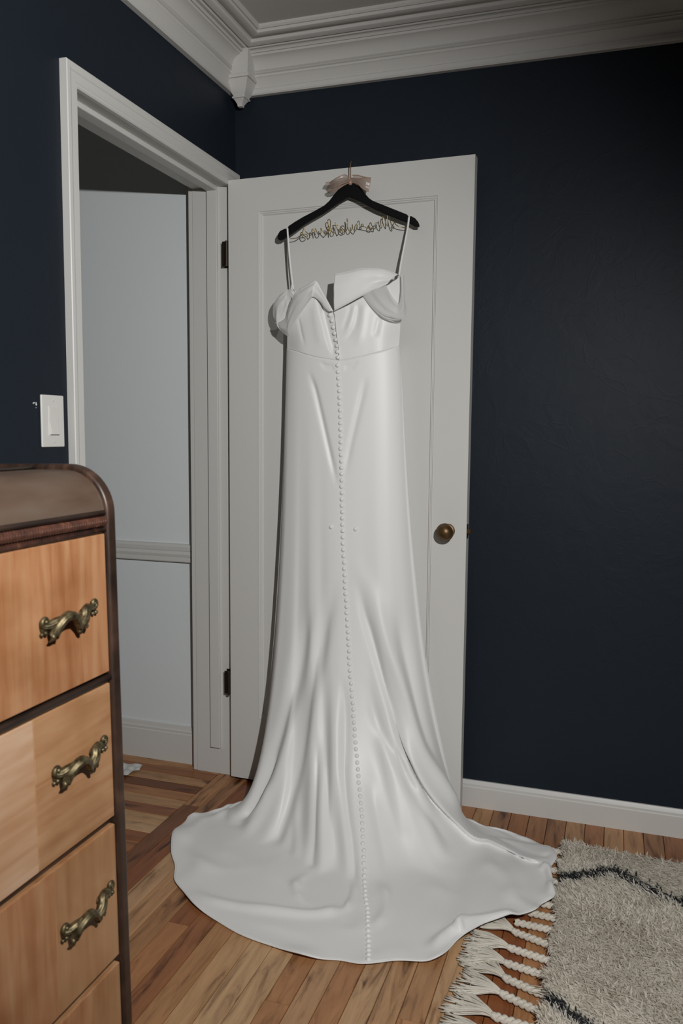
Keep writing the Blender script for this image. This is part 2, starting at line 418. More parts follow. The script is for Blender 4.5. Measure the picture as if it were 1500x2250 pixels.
# drop block in the corner of the crown
def loft_sq(levels):
    V = []; F = []
    for x0, x1, z in levels: V += [(x0, -x0, z), (x1, -x0, z), (x1, -x1, z), (x0, -x1, z)]
    for i in range(len(levels) - 1):
        for k in range(4): F.append((4 * i + k, 4 * i + (k + 1) % 4, 4 * i + 4 + (k + 1) % 4, 4 * i + 4 + k))
    F += [(3, 2, 1, 0), tuple(4 * len(levels) - 4 + k for k in range(4))]
    return V, F
tb = st(empty('trim_3', (.04, -.04, 2.30)))
def sq(name, lv):
    o = obj(name, *loft_sq(lv), MAT['crown'], tb)
    bm = bmesh.new(); bm.from_mesh(o.data); bmesh.ops.recalc_face_normals(bm, faces=bm.faces); bm.to_mesh(o.data); bm.free()
    return bev(o, .0012)
sq('block_head', [(.001, .082, 2.373), (.001, .083, 2.40), (.001, .085, 2.425), (.001, .087, 2.448)])
sq('block_band', [(.000, .086, 2.362), (.000, .088, 2.366), (.000, .088, 2.370), (.000, .086, 2.374)])
sq('block_taper', [(.023, .060, 2.313), (.018, .066, 2.322), (.012, .072, 2.335), (.008, .076, 2.348), (.004, .082, 2.3625)])
sq('block_collar', [(.018, .062, 2.308), (.017, .064, 2.3105), (.018, .062, 2.314)])
sq('block_tip', [(.030, .046, 2.286), (.029, .047, 2.293), (.024, .054, 2.303), (.020, .060, 2.309)])

# baseboards and the hall's chair rail
def moulding(name, prof, axis, a, b, sgn_plane):
    """prof (out, z); runs along x at y = plane"""
    P = [(sgn_plane - d, z) for d, z in prof]
    n = len(P); V = [(a, y, z) for y, z in P] + [(b, y, z) for y, z in P]
    F = [(i, (i + 1) % n, n + (i + 1) % n, n + i) for i in range(n)] + [tuple(range(n)), tuple(range(n, 2 * n))[::-1]]
    o = obj(name, V, F, MAT['trim'])
    bm = bmesh.new(); bm.from_mesh(o.data); bmesh.ops.recalc_face_normals(bm, faces=bm.faces); bm.to_mesh(o.data); bm.free()
    return st(o)
moulding('baseboard_back', [(0, 0), (.016, 0), (.016, .066), (.0135, .069), (.013, .076), (.009, .082), (.006, .087), (0, .087)], 0, 0, X1, 0)
moulding('baseboard_hall', [(0, 0), (.016, 0), (.016, .108), (.013, .111), (.014, .120), (.010, .124), (.008, .136), (0, .138)], 0, HX, -TW, 0)
moulding('trim_4', [(0, .7505), (.016, .7505), (.018, .754), (.018, .768), (.0145, .7695), (.0165, .771), (.019, .779), (.0165, .789), (.0135, .7905), (.016, .792), (.018, .806), (.012, .814), (0, .816)], 0, HX, -TW, 0)

# door frame: casing, jambs, stops
fr = st(empty('trim_5', (0, -.465, 0)))
CP = [(0, .001), (.011, .001), (.014, .004), (.014, .010), (.016, .012), (.016, .030), (.0195, .033), (.021, .038), (.021, .048), (.019, .050), (.0, .050)]   # out, across from the opening edge
def casing(name, L, R):
    n = len(CP); V = [L(o, a) for o, a in CP] + [R(o, a) for o, a in CP]
    F = [(i, (i + 1) % n, n + (i + 1) % n, n + i) for i in range(n)] + [tuple(range(n)), tuple(range(n, 2 * n))[::-1]]
    o = obj(name, V, F, MAT['trim'], fr)
    bm = bmesh.new(); bm.from_mesh(o.data); bmesh.ops.recalc_face_normals(bm, faces=bm.faces); bm.to_mesh(o.data); bm.free()
    return o
CZ = 2.029
casing('casing', lambda o, a: (o, DY0 - .004 - a, 0), lambda o, a: (o, DY0 - .004 - a, CZ + a))
casing('casing', lambda o, a: (o, DY0 - .004 - a, CZ + a), lambda o, a: (o, DY1 + .004 + a * .72, CZ + a))
casing('casing', lambda o, a: (o, DY1 + .004 + a * .72, 0), lambda o, a: (o, DY1 + .004 + a * .72, CZ + a))
JZ = 2.045
bev(box('jamb', (-TW - .002, DY1 - .004, 0), (0, DY1 + .014, JZ), MAT['trim'], fr), .0015)
bev(box('jamb', (-TW - .002, DY0 - .014, 0), (0, DY0 + .004, JZ), MAT['trim'], fr), .0015)
bev(box('jamb_head', (-TW - .002, DY0 - .014, JZ - .010), (0, DY1 + .014, JZ + .008), MAT['trim'], fr), .0015)
bev(box('door_stop', (-.078, DY1 - .015, .098), (-.040, DY1 - .003, JZ - .020), MAT['trim'], fr), .002)
bev(box('door_stop', (-.078, DY0 + .003, .098), (-.040, DY0 + .015, JZ - .020), MAT['trim'], fr), .002)
bev(box('stop_head', (-.078, DY0 + .003, JZ - .024), (-.040, DY1 - .003, JZ - .009), MAT['trim'], fr), .003)
bev(box('casing_hall', (-TW - .018, DY1 - .002, 0), (-TW - .002, DY1 + .045, 2.09), MAT['trim'], fr), .002)
bev(box('casing_hall', (-TW - .018, DY0 - .055, 0), (-TW - .002, DY0 - .001, 2.09), MAT['trim'], fr), .002)
bev(box('casing_hall', (-TW - .018, DY0 - .055, 2.043), (-TW - .002, DY1 + .045, 2.095), MAT['trim'], fr), .002)

# ------------------------------------------------------------------ the open door
DH = (.0133, -.0844); DW = .8155; DA = -.0286; G0 = .012; DHT = 2.03; DT = .035
dr = st(empty('door_1', (DH[0], DH[1], G0)))
ca, sa = math.cos(DA), math.sin(DA)
def dpt(s, n, z):                                     # s along the door, n out of its near face, z
    return (DH[0] + ca * s + sa * n, DH[1] + sa * s - ca * n, z)
def dbox(name, s0, s1, z0, z1, n0, n1, m, parent=dr, b=.0012):
    V, F = boxVF((s0, -n1, z0), (s1, -n0, z1))
    o = obj(name, [dpt(x, -y, z) for x, y, z in V], F, m, parent)
    if b: bev(o, b)
    return o
PL, PR, PT, PB = .107, .708, 1.937, .235
dbox('stile', 0, PL, G0, G0 + DHT, -DT, 0, MAT['door'], b=0); dbox('stile', PR, DW, G0, G0 + DHT, -DT, 0, MAT['door'], b=0)
dbox('rail', PL, PR, PT, G0 + DHT, -DT, 0, MAT['door'], b=0); dbox('rail', PL, PR, G0, PB, -DT, 0, MAT['door'], b=0)
dbox('panel', PL, PR, PB, PT, -.026, -.009, MAT['door'], b=0)
def pmould(name, pts, inward):
    """stepped moulding strip along one side of the panel"""
    prof = [(0, .0008), (.003, .0010), (.005, -.0022), (.008, -.0020), (.010, -.0048), (.0125, -.0044), (.016, -.0088), (.016, -.012), (0, -.012)]
    V = []; 
    for k, (s, z, ds, dz) in enumerate(pts):
        for a, n in prof: V.append(dpt(s + ds * a, n, z + dz * a))
    n = len(prof); F = [(i, (i + 1) % n, n + (i + 1) % n, n + i) for i in range(n)] + [tuple(range(n)), tuple(range(n, 2 * n))[::-1]]
    o = obj(name, V, F, MAT['door'], dr)
    bm = bmesh.new(); bm.from_mesh(o.data); bmesh.ops.recalc_face_normals(bm, faces=bm.faces); bm.to_mesh(o.data); bm.free()
pmould('panel_moulding', [(PL, PB, 1, 1), (PL, PT, 1, -1)], 1); pmould('panel_moulding', [(PR, PB, -1, 1), (PR, PT, -1, -1)], 1)
pmould('panel_moulding', [(PL, PT, 1, -1), (PR, PT, -1, -1)], 1); pmould('panel_moulding', [(PL, PB, 1, 1), (PR, PB, -1, 1)], 1)
nrm = Vector((sa, -ca, 0))
kc = Vector(dpt(.757, 0, .921))
ros = obj('rosette', *lathe([(.0005, -.001), (.0225, -.001), (.0225, .002), (.020, .004), (.0185, .0045), (.0175, .006), (.012, .007), (.0005, .0072)], 32, kc, nrm), MAT['knob'], dr, True, .6)
kn = obj('door_knob', *lathe([(.0085, .005), (.0085, .022), (.0095, .026), (.020, .030), (.0255, .0335), (.0275, .0385), (.0275, .042), (.0262, .0425), (.0255, .045), (.0235, .052), (.019, .058), (.012, .062), (.005, .0638), (.0005, .064)], 40, kc, nrm), MAT['knob'], dr, True, .9)
lp = obj('latch_plate', *boxVF((0, 0, 0), (1, 1, 1)), MAT['iron'], dr); 
for v, c in zip(lp.data.vertices, [dpt(DW + (0.0012 if x else -.004), -.0235 + .018 * y, .899 + .044 * z) for x, y, z in boxVF((0, 0, 0), (1, 1, 1))[0]]): v.co = Vector(c) - ROOT[dr.name]
V, F = extrude_poly([(0, -.006), (.009, -.006), (.011, 0), (.009, .006), (0, .006)], 2, 0, 1)
lb = obj('latch_bolt', [dpt(DW + .0012 + x, -.0145 + y * .9, .915 + .013 * z) for x, y, z in V], F, MAT['knob'], dr)
for k, zz in enumerate((1.768, .308)):
    hz = .081
    h = obj('hinge', *cat([tube([dpt(-.006, .003, zz), dpt(-.006, .003, zz + hz)], .005, 12), boxVF((-.012, -.0815, zz), (.012, -.0795, zz + hz)) , boxVF((-.016, DY1 - .0062, zz), (.002, DY1 - .004, zz + hz))]), MAT['iron'], dr, True, .6)
    for q in (.016, .065):
        obj('hinge_screw', *lathe([(.0005, 0), (.0028, .0), (.0024, .0008), (.0005, .001)], 10, (-.009, DY1 - .0062, zz + q), (0, -1, 0)), MAT['knob'], h, True)

# ------------------------------------------------------------------ light switch
sw = empty('light_switch', (0, -.9955, 1.244)); tag(sw, 'white rocker light switch on the navy wall beside the doorway', 'light switch')
bev(box('wall_plate', (0, -1.036, 1.184), (.006, -.955, 1.305), MAT['plastic'], sw), .0035, 4)
bev(box('rocker_frame', (.004, -1.0135, 1.211), (.0075, -.978, 1.279), MAT['plastic'], sw), .0008)
V, F = extrude_poly([(.006, 1.2135), (.0125, 1.2135), (.0078, 1.245), (.0085, 1.2765), (.006, 1.2765)], 1, -1.011, -.9805)
bev(obj('rocker', V, F, MAT['plastic'], sw), .0006)
for z in (1.196, 1.293):
    obj('screw', *lathe([(.0005, 0), (.003, 0), (.0026, .0011), (.0005, .0014)], 12, (.006, -.9955, z), (1, 0, 0)), MAT['plastic'], sw, True)
for k, (px, r) in enumerate(zip([(0, -1.0571, 1.2841), (0, -1.0539, 1.2852), (0, -1.0477, 1.2849), (0, -1.0471, 1.2814), (0, -1.0482, 1.2741)], (.002, .0018, .0022, .0028, .0012))):
    ob = obj('paint_chip', *lathe([(r, -.0005), (r * .9, .0006), (.0001, .0007)], 7, px, (1, 0, 0)), MAT['chip'], wl)

# ------------------------------------------------------------------ the hanger
HY = -.128
HO = [(0.2077, -0.128, 1.8336), (0.2093, -0.128, 1.8462), (0.2171, -0.128, 1.8569), (0.2358, -0.128, 1.8641), (0.2405, -0.128, 1.8596), (0.2467, -0.128, 1.8704), (0.2698, -0.128, 1.8828), (0.2959, -0.128, 1.8949), (0.3309, -0.128, 1.909), (0.3655, -0.128, 1.9243), (0.382, -0.128, 1.9368), (0.3953, -0.128, 1.9521), (0.4086, -0.128, 1.9661), (0.4204, -0.128, 1.9747), (0.4395, -0.128, 1.9826), (0.4498, -0.128, 1.9844), (0.46, -0.128, 1.9836), (0.4792, -0.128, 1.9726), (0.4895, -0.128, 1.9609), (0.4984, -0.128, 1.9481), (0.5102, -0.128, 1.935), (0.5233, -0.128, 1.9259), (0.5523, -0.128, 1.913), (0.5811, -0.128, 1.9001), (0.6098, -0.128, 1.8873), (0.6311, -0.128, 1.8778), (0.6355, -0.128, 1.8695), (0.6425, -0.128, 1.873), (0.6553, -0.128, 1.8654), (0.6639, -0.128, 1.8555), (0.6682, -0.128, 1.8459), (0.6683, -0.128, 1.8392), (0.6571, -0.128, 1.84), (0.6387, -0.128, 1.8506), (0.6102, -0.128, 1.8619), (0.5714, -0.128, 1.8794), (0.5338, -0.128, 1.8969), (0.509, -0.128, 1.9108), (0.4841, -0.128, 1.9249), (0.465, -0.128, 1.9345), (0.4458, -0.128, 1.9428), (0.4311, -0.128, 1.9371), (0.4163, -0.128, 1.93), (0.3881, -0.128, 1.9144), (0.3612, -0.128, 1.8999), (0.331, -0.128, 1.8868), (0.3006, -0.128, 1.8723), (0.2699, -0.128, 1.8534), (0.2498, -0.128, 1.8422), (0.2359, -0.128, 1.8346), (0.2265, -0.128, 1.8296), (0.2156, -0.128, 1.8275)]
hg = empty('clothes_hanger', (HO[15][0], HY, HO[15][2])); tag(hg, 'black wooden clothes hanger with gold wire lettering hooked over the door', 'hanger')
V, F = extrude_poly([(p[0], p[2]) for p in HO], 1, HY - .006, HY + .006)
o = obj('hanger_body', V, F, MAT['black'], hg)
bm = bmesh.new(); bm.from_mesh(o.data); bmesh.ops.recalc_face_normals(bm, faces=bm.faces); bm.to_mesh(o.data); bm.free()
bev(o, .003, 3)
hx = HO[15][0]
HP = [(hx, HY, HO[15][2] - .012), (hx, HY, 2.000), (hx - .001, HY, 2.030), (hx - .001, HY + .003, 2.044), (hx, HY + .012, 2.0535), (hx, HY + .030, 2.0565), (hx, HY + .055, 2.0525), (hx, HY + .074, 2.046), (hx, HY + .083, 2.034), (hx, HY + .085, 2.02)]
obj('hook', *tube(catmull(HP, 8), .0016, 10), MAT['hook'], hg, True)
# wire lettering, seen from behind so it reads mirrored; one bent wire
WT = [(0.6284, -0.126, 1.8404), (0.6157, -0.126, 1.8426), (0.6014, -0.126, 1.8469), (0.5927, -0.126, 1.8542), (0.5905, -0.126, 1.861), (0.5871, -0.126, 1.8503), (0.5894, -0.126, 1.8442), (0.5852, -0.126, 1.8414), (0.5822, -0.126, 1.8491), (0.5771, -0.126, 1.8648), (0.5727, -0.126, 1.8804), (0.5693, -0.126, 1.8803), (0.5686, -0.126, 1.8627), (0.5677, -0.126, 1.8495), (0.5627, -0.126, 1.8626), (0.5567, -0.126, 1.879), (0.5528, -0.126, 1.8771), (0.5521, -0.126, 1.8587), (0.5499, -0.126, 1.8455), (0.5444, -0.126, 1.8469), (0.5413, -0.126, 1.8548), (0.5392, -0.126, 1.8645), (0.5367, -0.126, 1.8608), (0.5307, -0.126, 1.86), (0.5308, -0.126, 1.8492), (0.5283, -0.126, 1.8438), (0.5252, -0.126, 1.8463), (0.5184, -0.126, 1.8549), (0.5148, -0.126, 1.8637), (0.5114, -0.126, 1.8565), (0.5085, -0.126, 1.8476), (0.5151, -0.126, 1.8425), (0.5216, -0.126, 1.8456), (0.515, -0.126, 1.8469), (0.5033, -0.126, 1.8482), (0.4953, -0.126, 1.8515), (0.4887, -0.126, 1.8534), (0.4842, -0.126, 1.8574), (0.4886, -0.126, 1.8602), (0.4918, -0.126, 1.8567), (0.4865, -0.126, 1.853), (0.4798, -0.126, 1.8563), (0.4783, -0.126, 1.8651), (0.4762, -0.126, 1.8713), (0.4723, -0.126, 1.8632), (0.4695, -0.126, 1.847), (0.4641, -0.126, 1.8415), (0.4584, -0.126, 1.8494), (0.456, -0.126, 1.8617), (0.4549, -0.126, 1.8492), (0.4495, -0.126, 1.8411), (0.4423, -0.126, 1.8498), (0.4392, -0.126, 1.8674), (0.4397, -0.126, 1.88), (0.4417, -0.126, 1.8693), (0.4393, -0.126, 1.8514), (0.4344, -0.126, 1.8424), (0.4194, -0.126, 1.857), (0.4243, -0.126, 1.8598), (0.4312, -0.126, 1.8547), (0.4312, -0.126, 1.8458), (0.4264, -0.126, 1.8403), (0.4195, -0.126, 1.8472), (0.4168, -0.126, 1.8578), (0.417, -0.126, 1.8453), (0.4136, -0.126, 1.8399), (0.4107, -0.126, 1.8433), (0.4043, -0.126, 1.8574), (0.4011, -0.126, 1.8707), (0.4012, -0.126, 1.8538), (0.4, -0.126, 1.842), (0.3953, -0.126, 1.8392), (0.3902, -0.126, 1.8435), (0.3825, -0.126, 1.8557), (0.3767, -0.126, 1.8761), (0.3801, -0.126, 1.8828), (0.3844, -0.126, 1.8745), (0.385, -0.126, 1.8557), (0.3851, -0.126, 1.8369), (0.3829, -0.126, 1.85), (0.3743, -0.126, 1.8582), (0.371, -0.126, 1.8535), (0.3804, -0.126, 1.8491), (0.3744, -0.126, 1.8423), (0.3684, -0.126, 1.8383), (0.3633, -0.126, 1.8419), (0.355, -0.126, 1.8541), (0.353, -0.126, 1.8567), (0.3525, -0.126, 1.8432), (0.3482, -0.126, 1.8377), (0.3418, -0.126, 1.842), (0.3367, -0.126, 1.8535), (0.3344, -0.126, 1.8552), (0.3345, -0.126, 1.838), (0.3312, -0.126, 1.8497), (0.3257, -0.126, 1.8558), (0.3224, -0.126, 1.8493), (0.3217, -0.126, 1.8403), (0.318, -0.126, 1.8365), (0.3136, -0.126, 1.841), (0.303, -0.126, 1.8496), (0.2968, -0.126, 1.8594), (0.2916, -0.126, 1.8493), (0.2892, -0.126, 1.8392), (0.2985, -0.126, 1.8304), (0.3076, -0.126, 1.8353), (0.303, -0.126, 1.8424), (0.2892, -0.126, 1.841), (0.2769, -0.126, 1.8351), (0.2661, -0.126, 1.832), (0.2514, -0.126, 1.831)]
wt = np.array(WT); wt[:, 1] += .0025 * np.sin(np.arange(len(wt)) * 2.1) - .001
obj('wire_lettering', *tube(catmull(wt.tolist(), 6), .00125, 6), MAT['gold'], hg, True)
obj('wire_lettering', *tube([(0.4099, -0.128, 1.8615), (0.3918, -0.128, 1.8627)], .0011, 6), MAT['gold'], hg, True)

# ribbon bow tied round the hook
def strip(name, top, bot, m, parent, nu=40, nv=9, belly=.0, ripple=.0, seed=0, solid=0):
    """cloth band between two edge curves; belly pushes its middle towards the room"""
    a = resample(catmull(top, 6), nu); b = resample(catmull(bot, 6), nu)
    V = []; ph = np.random.default_rng(seed).random(6) * 6.3
    for i in range(nu):
        for j in range(nv):
            t = j / (nv - 1); p = a[i] * (1 - t) + b[i] * t
            s = i / (nu - 1)
            d = belly * math.sin(PI * t) + ripple * (math.sin(9 * t + ph[0] + 3 * s) + .6 * math.sin(17 * t + ph[1] - 5 * s) + .5 * math.sin(11 * s + ph[2] + 4 * t)) * math.sin(PI * t) ** .5
            V.append((p[0], p[1] - d, p[2]))
    o = obj(name, V, gridF(nu, nv), m, parent, True)
    if solid: md = o.modifiers.new('solid', 'SOLIDIFY'); md.thickness = solid
    return o, a, b
bw = empty('ribbon_bow', (hx, HY, HO[15][2] + .004)); tag(bw, 'sheer blush ribbon bow tied round the gold hanger hook', 'bow')
def bow_loop(name, T, B, seed, belly=.004, edge=.0011, rip=.002):
    o, a, b = strip(name, T, B, MAT['ribbon'], bw, 40, 12, belly, rip, seed)
    for e in (a, b): obj('satin_edge', *tube(e.tolist(), edge, 6), MAT['ribbon_edge'], o, True)
bow_loop('bow_loop', [(0.4566, -0.136, 1.9951), (0.4829, -0.15, 1.989), (0.5063, -0.156, 1.988), (0.5218, -0.15, 1.9884)], [(0.4567, -0.136, 1.9844), (0.4801, -0.15, 1.9745), (0.4981, -0.156, 1.9581), (0.5136, -0.15, 1.9491)], 1, .003, .0016, .0006)
bow_loop('bow_loop', [(0.5218, -0.15, 1.9884), (0.4979, -0.138, 1.9964), (0.4745, -0.133, 2.0052), (0.4567, -0.132, 2.007)], [(0.5136, -0.15, 1.9491), (0.5013, -0.138, 1.9573), (0.4807, -0.133, 1.9738), (0.4627, -0.132, 1.9863)], 2, -.003, .0013, .0006)
bow_loop('bow_loop', [(0.4499, -0.138, 1.9992), (0.4411, -0.156, 2.0029), (0.4263, -0.164, 1.9979), (0.4074, -0.16, 1.9912), (0.3893, -0.15, 1.9861)], [(0.45, -0.138, 1.9871), (0.4413, -0.156, 1.9788), (0.4265, -0.164, 1.9724), (0.4076, -0.16, 1.967), (0.3938, -0.15, 1.9681)], 3, .009, .0009, .003)
bow_loop('bow_loop', [(0.4486, -0.134, 1.995), (0.4321, -0.146, 1.9877), (0.4129, -0.15, 1.9787), (0.3946, -0.148, 1.9713), (0.3792, -0.142, 1.9661)], [(0.4487, -0.134, 1.9856), (0.4351, -0.146, 1.9753), (0.4189, -0.15, 1.9648), (0.4036, -0.148, 1.9584), (0.3867, -0.142, 1.9573)], 4, .006, .0010, .0025)
bow_loop('bow_tail', [(0.445, -0.132, 1.9999), (0.4199, -0.136, 1.9982), (0.3962, -0.136, 1.9935), (0.3717, -0.134, 1.992)], [(0.4451, -0.132, 1.9891), (0.4229, -0.136, 1.9845), (0.4008, -0.136, 1.9782), (0.3673, -0.134, 1.9828)], 5, .002, .0008, .0015)
o = obj('bow_knot', *ellipsoid((hx + .001, HY - .004, 1.9855), (.0075, .008, .0085), 16, 10), MAT['ribbon_edge'], bw, True)

# ------------------------------------------------------------------ the wedding dress
dress = empty('wedding_dress', (.5, -.35, 0)); tag(dress, 'white satin wedding dress with a long train and covered buttons, hung on the door', 'dress')
XC, AA, YC, BB = .4315, .1835, -.14, .06
NU, NV1, NV2 = 381, 250, 140
def skirt_base():
    u = np.linspace(-1, 1, NU); PHI = 2.2
    phi = u * PHI
    seam = np.array([(0.2519, -0.1523, 1.4874), (0.2818, -0.1747, 1.4783), (0.3087, -0.1846, 1.4704), (0.3339, -0.1908, 1.4624), (0.3581, -0.195, 1.4559), (0.3816, -0.1977, 1.4511), (0.4015, -0.1992, 1.4478), (0.4195, -0.1999, 1.4447), (0.4402, -0.1999, 1.4415), (0.4431, -0.1999, 1.4415), (0.4633, -0.1991, 1.4439), (0.4846, -0.1974, 1.4478), (0.5055, -0.1949, 1.4523), (0.5261, -0.1914, 1.457), (0.5489, -0.1861, 1.4631), (0.5725, -0.1784, 1.4695), (0.595, -0.1672, 1.4775), (0.6148, -0.1425, 1.4869)])
    zt = np.interp(XC + AA * np.sin(phi), seam[:, 0], seam[:, 2]) + .0015
    T = np.stack([XC + AA * np.sin(phi), YC - BB * np.cos(phi), zt], 1)
    FK = [(-1, (.19, -.105)), (-.8, (.155, -.148))] + list(zip([-.714, -.65, -.58, -.52, -.47, -.42, -.37, -.32, -.27, -.22, -.17, -.12, -.06, 0, .06, .12, .22, .32, .42, .5, .55, .6, .66, .72, .8],
        [p[:2] for p in [(0.1488, -0.174, 0), (0.1627, -0.2411, 0), (0.1732, -0.3127, 0), (0.1884, -0.3787, 0), (0.2236, -0.3976, 0), (0.2979, -0.4379, 0), (0.3439, -0.4624, 0), (0.3683, -0.4366, 0), (0.4312, -0.4712, 0), (0.4986, -0.5538, 0), (0.5363, -0.5609, 0), (0.5598, -0.5274, 0), (0.6137, -0.5781, 0), (0.6481, -0.5758, 0), (0.6759, -0.5468, 0), (0.716, -0.518, 0), (0.7582, -0.4631, 0), (0.8227, -0.4609, 0), (0.8663, -0.3996, 0), (0.8968, -0.3193, 0), (0.9033, -0.2778, 0), (0.8936, -0.2349, 0), (0.8737, -0.1909, 0), (0.8458, -0.1445, 0), (0.8223, -0.1108, 0)]])) + [(1, (.78, -.105))]
    BK = [(-1, (.165, -.105)), (-.8, (.140, -.160))] + list(zip([-.714, -.62, -.5, -.45, -.4, -.34, -.28, -.22, -.17, -.12, -.06, 0, .06, .12, .17, .22, .27, .32, .37, .42, .46, .5, .55, .6, .66, .72, .8],
        [p[:2] for p in [(0.1317, -0.252, 0), (0.0863, -0.3265, 0), (0.0108, -0.3896, 0), (0.0221, -0.4868, 0), (0.0555, -0.5691, 0), (0.1151, -0.6699, 0), (0.1764, -0.7474, 0), (0.2764, -0.8257, 0), (0.3875, -0.8899, 0), (0.5173, -0.917, 0), (0.6368, -0.9275, 0), (0.7416, -0.9085, 0), (0.8182, -0.8699, 0), (0.8804, -0.8588, 0), (0.9213, -0.8237, 0), (0.9509, -0.75, 0), (0.9963, -0.6961, 0), (1.0621, -0.6277, 0), (1.1006, -0.598, -0), (1.1272, -0.5659, 0), (1.1443, -0.5215, 0), (1.1465, -0.4719, 0), (1.1203, -0.3769, 0), (1.1482, -0.3166, 0), (1.1055, -0.2211, 0), (1.0167, -0.162, 0), (0.8856, -0.1432, 0)]])) + [(1, (.84, -.105))]
    def spl(K):
        k = np.array([a for a, _ in K]); q = np.array([b for _, b in K])
        f = np.stack([np.interp(u, k, q[:, i]) for i in (0, 1)], 1)
        ker = np.exp(-.5 * (np.arange(-9, 10) / 3.2) ** 2); ker /= ker.sum()
        g = np.stack([np.convolve(np.pad(f[:, i], 9, mode='edge'), ker, 'valid') for i in (0, 1)], 1)
        return g
    Fp, Bp = spl(FK), spl(BK)
    t = np.linspace(0, 1, NV1)
    gt = np.interp(t, [0, .08, .16, .226, .345, .475, .63, .763, .88, .967, 1], [0, .045, .075, .105, .17, .265, .40, .575, .745, .91, 1])
    ker = np.exp(-.5 * (np.arange(-20, 21) / 8) ** 2); ker /= ker.sum()
    gt = np.convolve(np.pad(gt, 20, mode='reflect', reflect_type='odd'), ker, 'valid')
    gc = .30 * t ** 2 + .25 * t ** 4 + .45 * t ** 9       # the middle sweeps out late, like a trumpet
    wc = np.clip(np.cos(phi), 0, 1)[:, None] ** .4
    gt = gt[None] * (1 - wc) + gc[None] * wc
    NVT = NV1 + NV2; Q = np.zeros((NU, NVT, 3)); LT = np.zeros(NU); LF = np.zeros(NU)
    sg = np.interp(u, [-1, -.72, -.55, -.35, -.15, .2, .45, .6, .72, 1], [.02, .045, .085, .075, .05, .05, .06, .065, .045, .02])   # how wide the cloth bends onto the floor
    for i in range(NU):
        p = np.zeros((NV1 + 40, 3))
        for k in (0, 1):
            p[:NV1, k] = T[i, k] + (Fp[i, k] - T[i, k]) * gt[i]; p[NV1:, k] = np.interp(np.arange(1, 41), [0, 40], [Fp[i, k], Bp[i, k]])
        p[:NV1, 2] = T[i, 2] * (1 - t)
        L = np.r_[0, np.cumsum(np.linalg.norm(np.diff(p, axis=0), axis=1))]; LT[i] = L[-1]; LF[i] = L[NV1 - 1]
        q = np.stack([np.interp(np.linspace(0, L[-1], NVT), L, p[:, k]) for k in range(3)], 1)
        h = sg[i] / (L[-1] / (NVT - 1)); m = int(3 * h); ker = np.exp(-.5 * (np.arange(-m, m + 1) / h) ** 2); ker /= ker.sum()
        for k in range(3):
            Q[i, :, k] = np.convolve(np.pad(q[:, k], m, mode='reflect', reflect_type='odd'), ker, 'valid')
        Q[i, :30] = q[:30]
    arc = np.linspace(0, 1, NVT)[None] * LT[:, None]
    tv = np.clip(arc / LF[:, None], 0, 1); sv = np.clip((arc - LF[:, None]) / (LT - LF)[:, None], 0, 1)
    return u, Q, tv, sv
U, SB, tv, sv = skirt_base()
def normals(P):
    du = np.gradient(P, axis=0); dv = np.gradient(P, axis=1); n = np.cross(dv, du)
    n /= np.linalg.norm(n, axis=2, keepdims=True) + 1e-12
    return n
NB = normals(SB)
if NB[NU // 2, 60, 1] > 0: NB = -NB
def fold(P, Nn, pts, kind, amp, wid, ta=.15, tb=.15, wid2=None, lat=0):
    """raise or sink the cloth along a crease line; kind r: soft ridge, l: overlapping lip whose high side is on the left"""
    Q = np.array(catmull(pts, 4)); m = len(Q)
    sh = P.shape[:2]; p = P.reshape(-1, 3); best = np.full(len(p), 1e9); tau = np.zeros(len(p)); sg = np.zeros(len(p)); 
    lo = Q.min(0) - 4 * wid - .05; hi = Q.max(0) + 4 * wid + .05
    idx = np.where(((p > lo) & (p < hi)).all(1))[0]; pp = p[idx]; nn = Nn.reshape(-1, 3)[idx]
    bb = best[idx]; tt = tau[idx]; ss = sg[idx]
    L = np.r_[0, np.cumsum(np.linalg.norm(np.diff(Q, axis=0), axis=1))]
    for i in range(m - 1):
        d = Q[i + 1] - Q[i]; l2 = d @ d
        if l2 < 1e-12: continue
        k = np.clip(((pp - Q[i]) @ d) / l2, 0, 1); e = pp - (Q[i] + k[:, None] * d)
        dist = np.linalg.norm(e, axis=1); ok = dist < bb
        s = np.einsum('ij,ij->i', np.cross(nn, d[None] / math.sqrt(l2)), e)
        bb[ok] = dist[ok]; tt[ok] = (L[i] + k[ok] * math.sqrt(l2)) / L[-1]; ss[ok] = s[ok]
    a = amp * smooth01(tt / max(ta, 1e-3)) * smooth01((1 - tt) / max(tb, 1e-3))
    if kind == 'r': f = np.exp(-(bb / wid) ** 2)
    else:
        s = np.where(ss >= 0, bb, -bb); w2 = wid2 or .004
        f = 1 / (1 + np.exp(-np.clip(s / w2, -40, 40))) * np.exp(-np.maximum(s, 0) / wid)
    out = np.zeros(len(p)); out[idx] = a * f
    if lat:                                           # push the lip over the cloth on its low side
        kq = np.clip((tt * (m - 1)).astype(int), 0, m - 2); dd = Q[kq + 1] - Q[kq]; dd /= np.linalg.norm(dd, axis=1, keepdims=True) + 1e-12
        sd = np.cross(nn, dd); fl_ = 1 / (1 + np.exp(-np.clip((s - .002) / .0020, -40, 40))) * np.exp(-np.maximum(s, 0) / .032)
        LATV.reshape(-1, 3)[idx] -= sd * (lat * a / amp * fl_)[:, None]
    return out.reshape(sh)
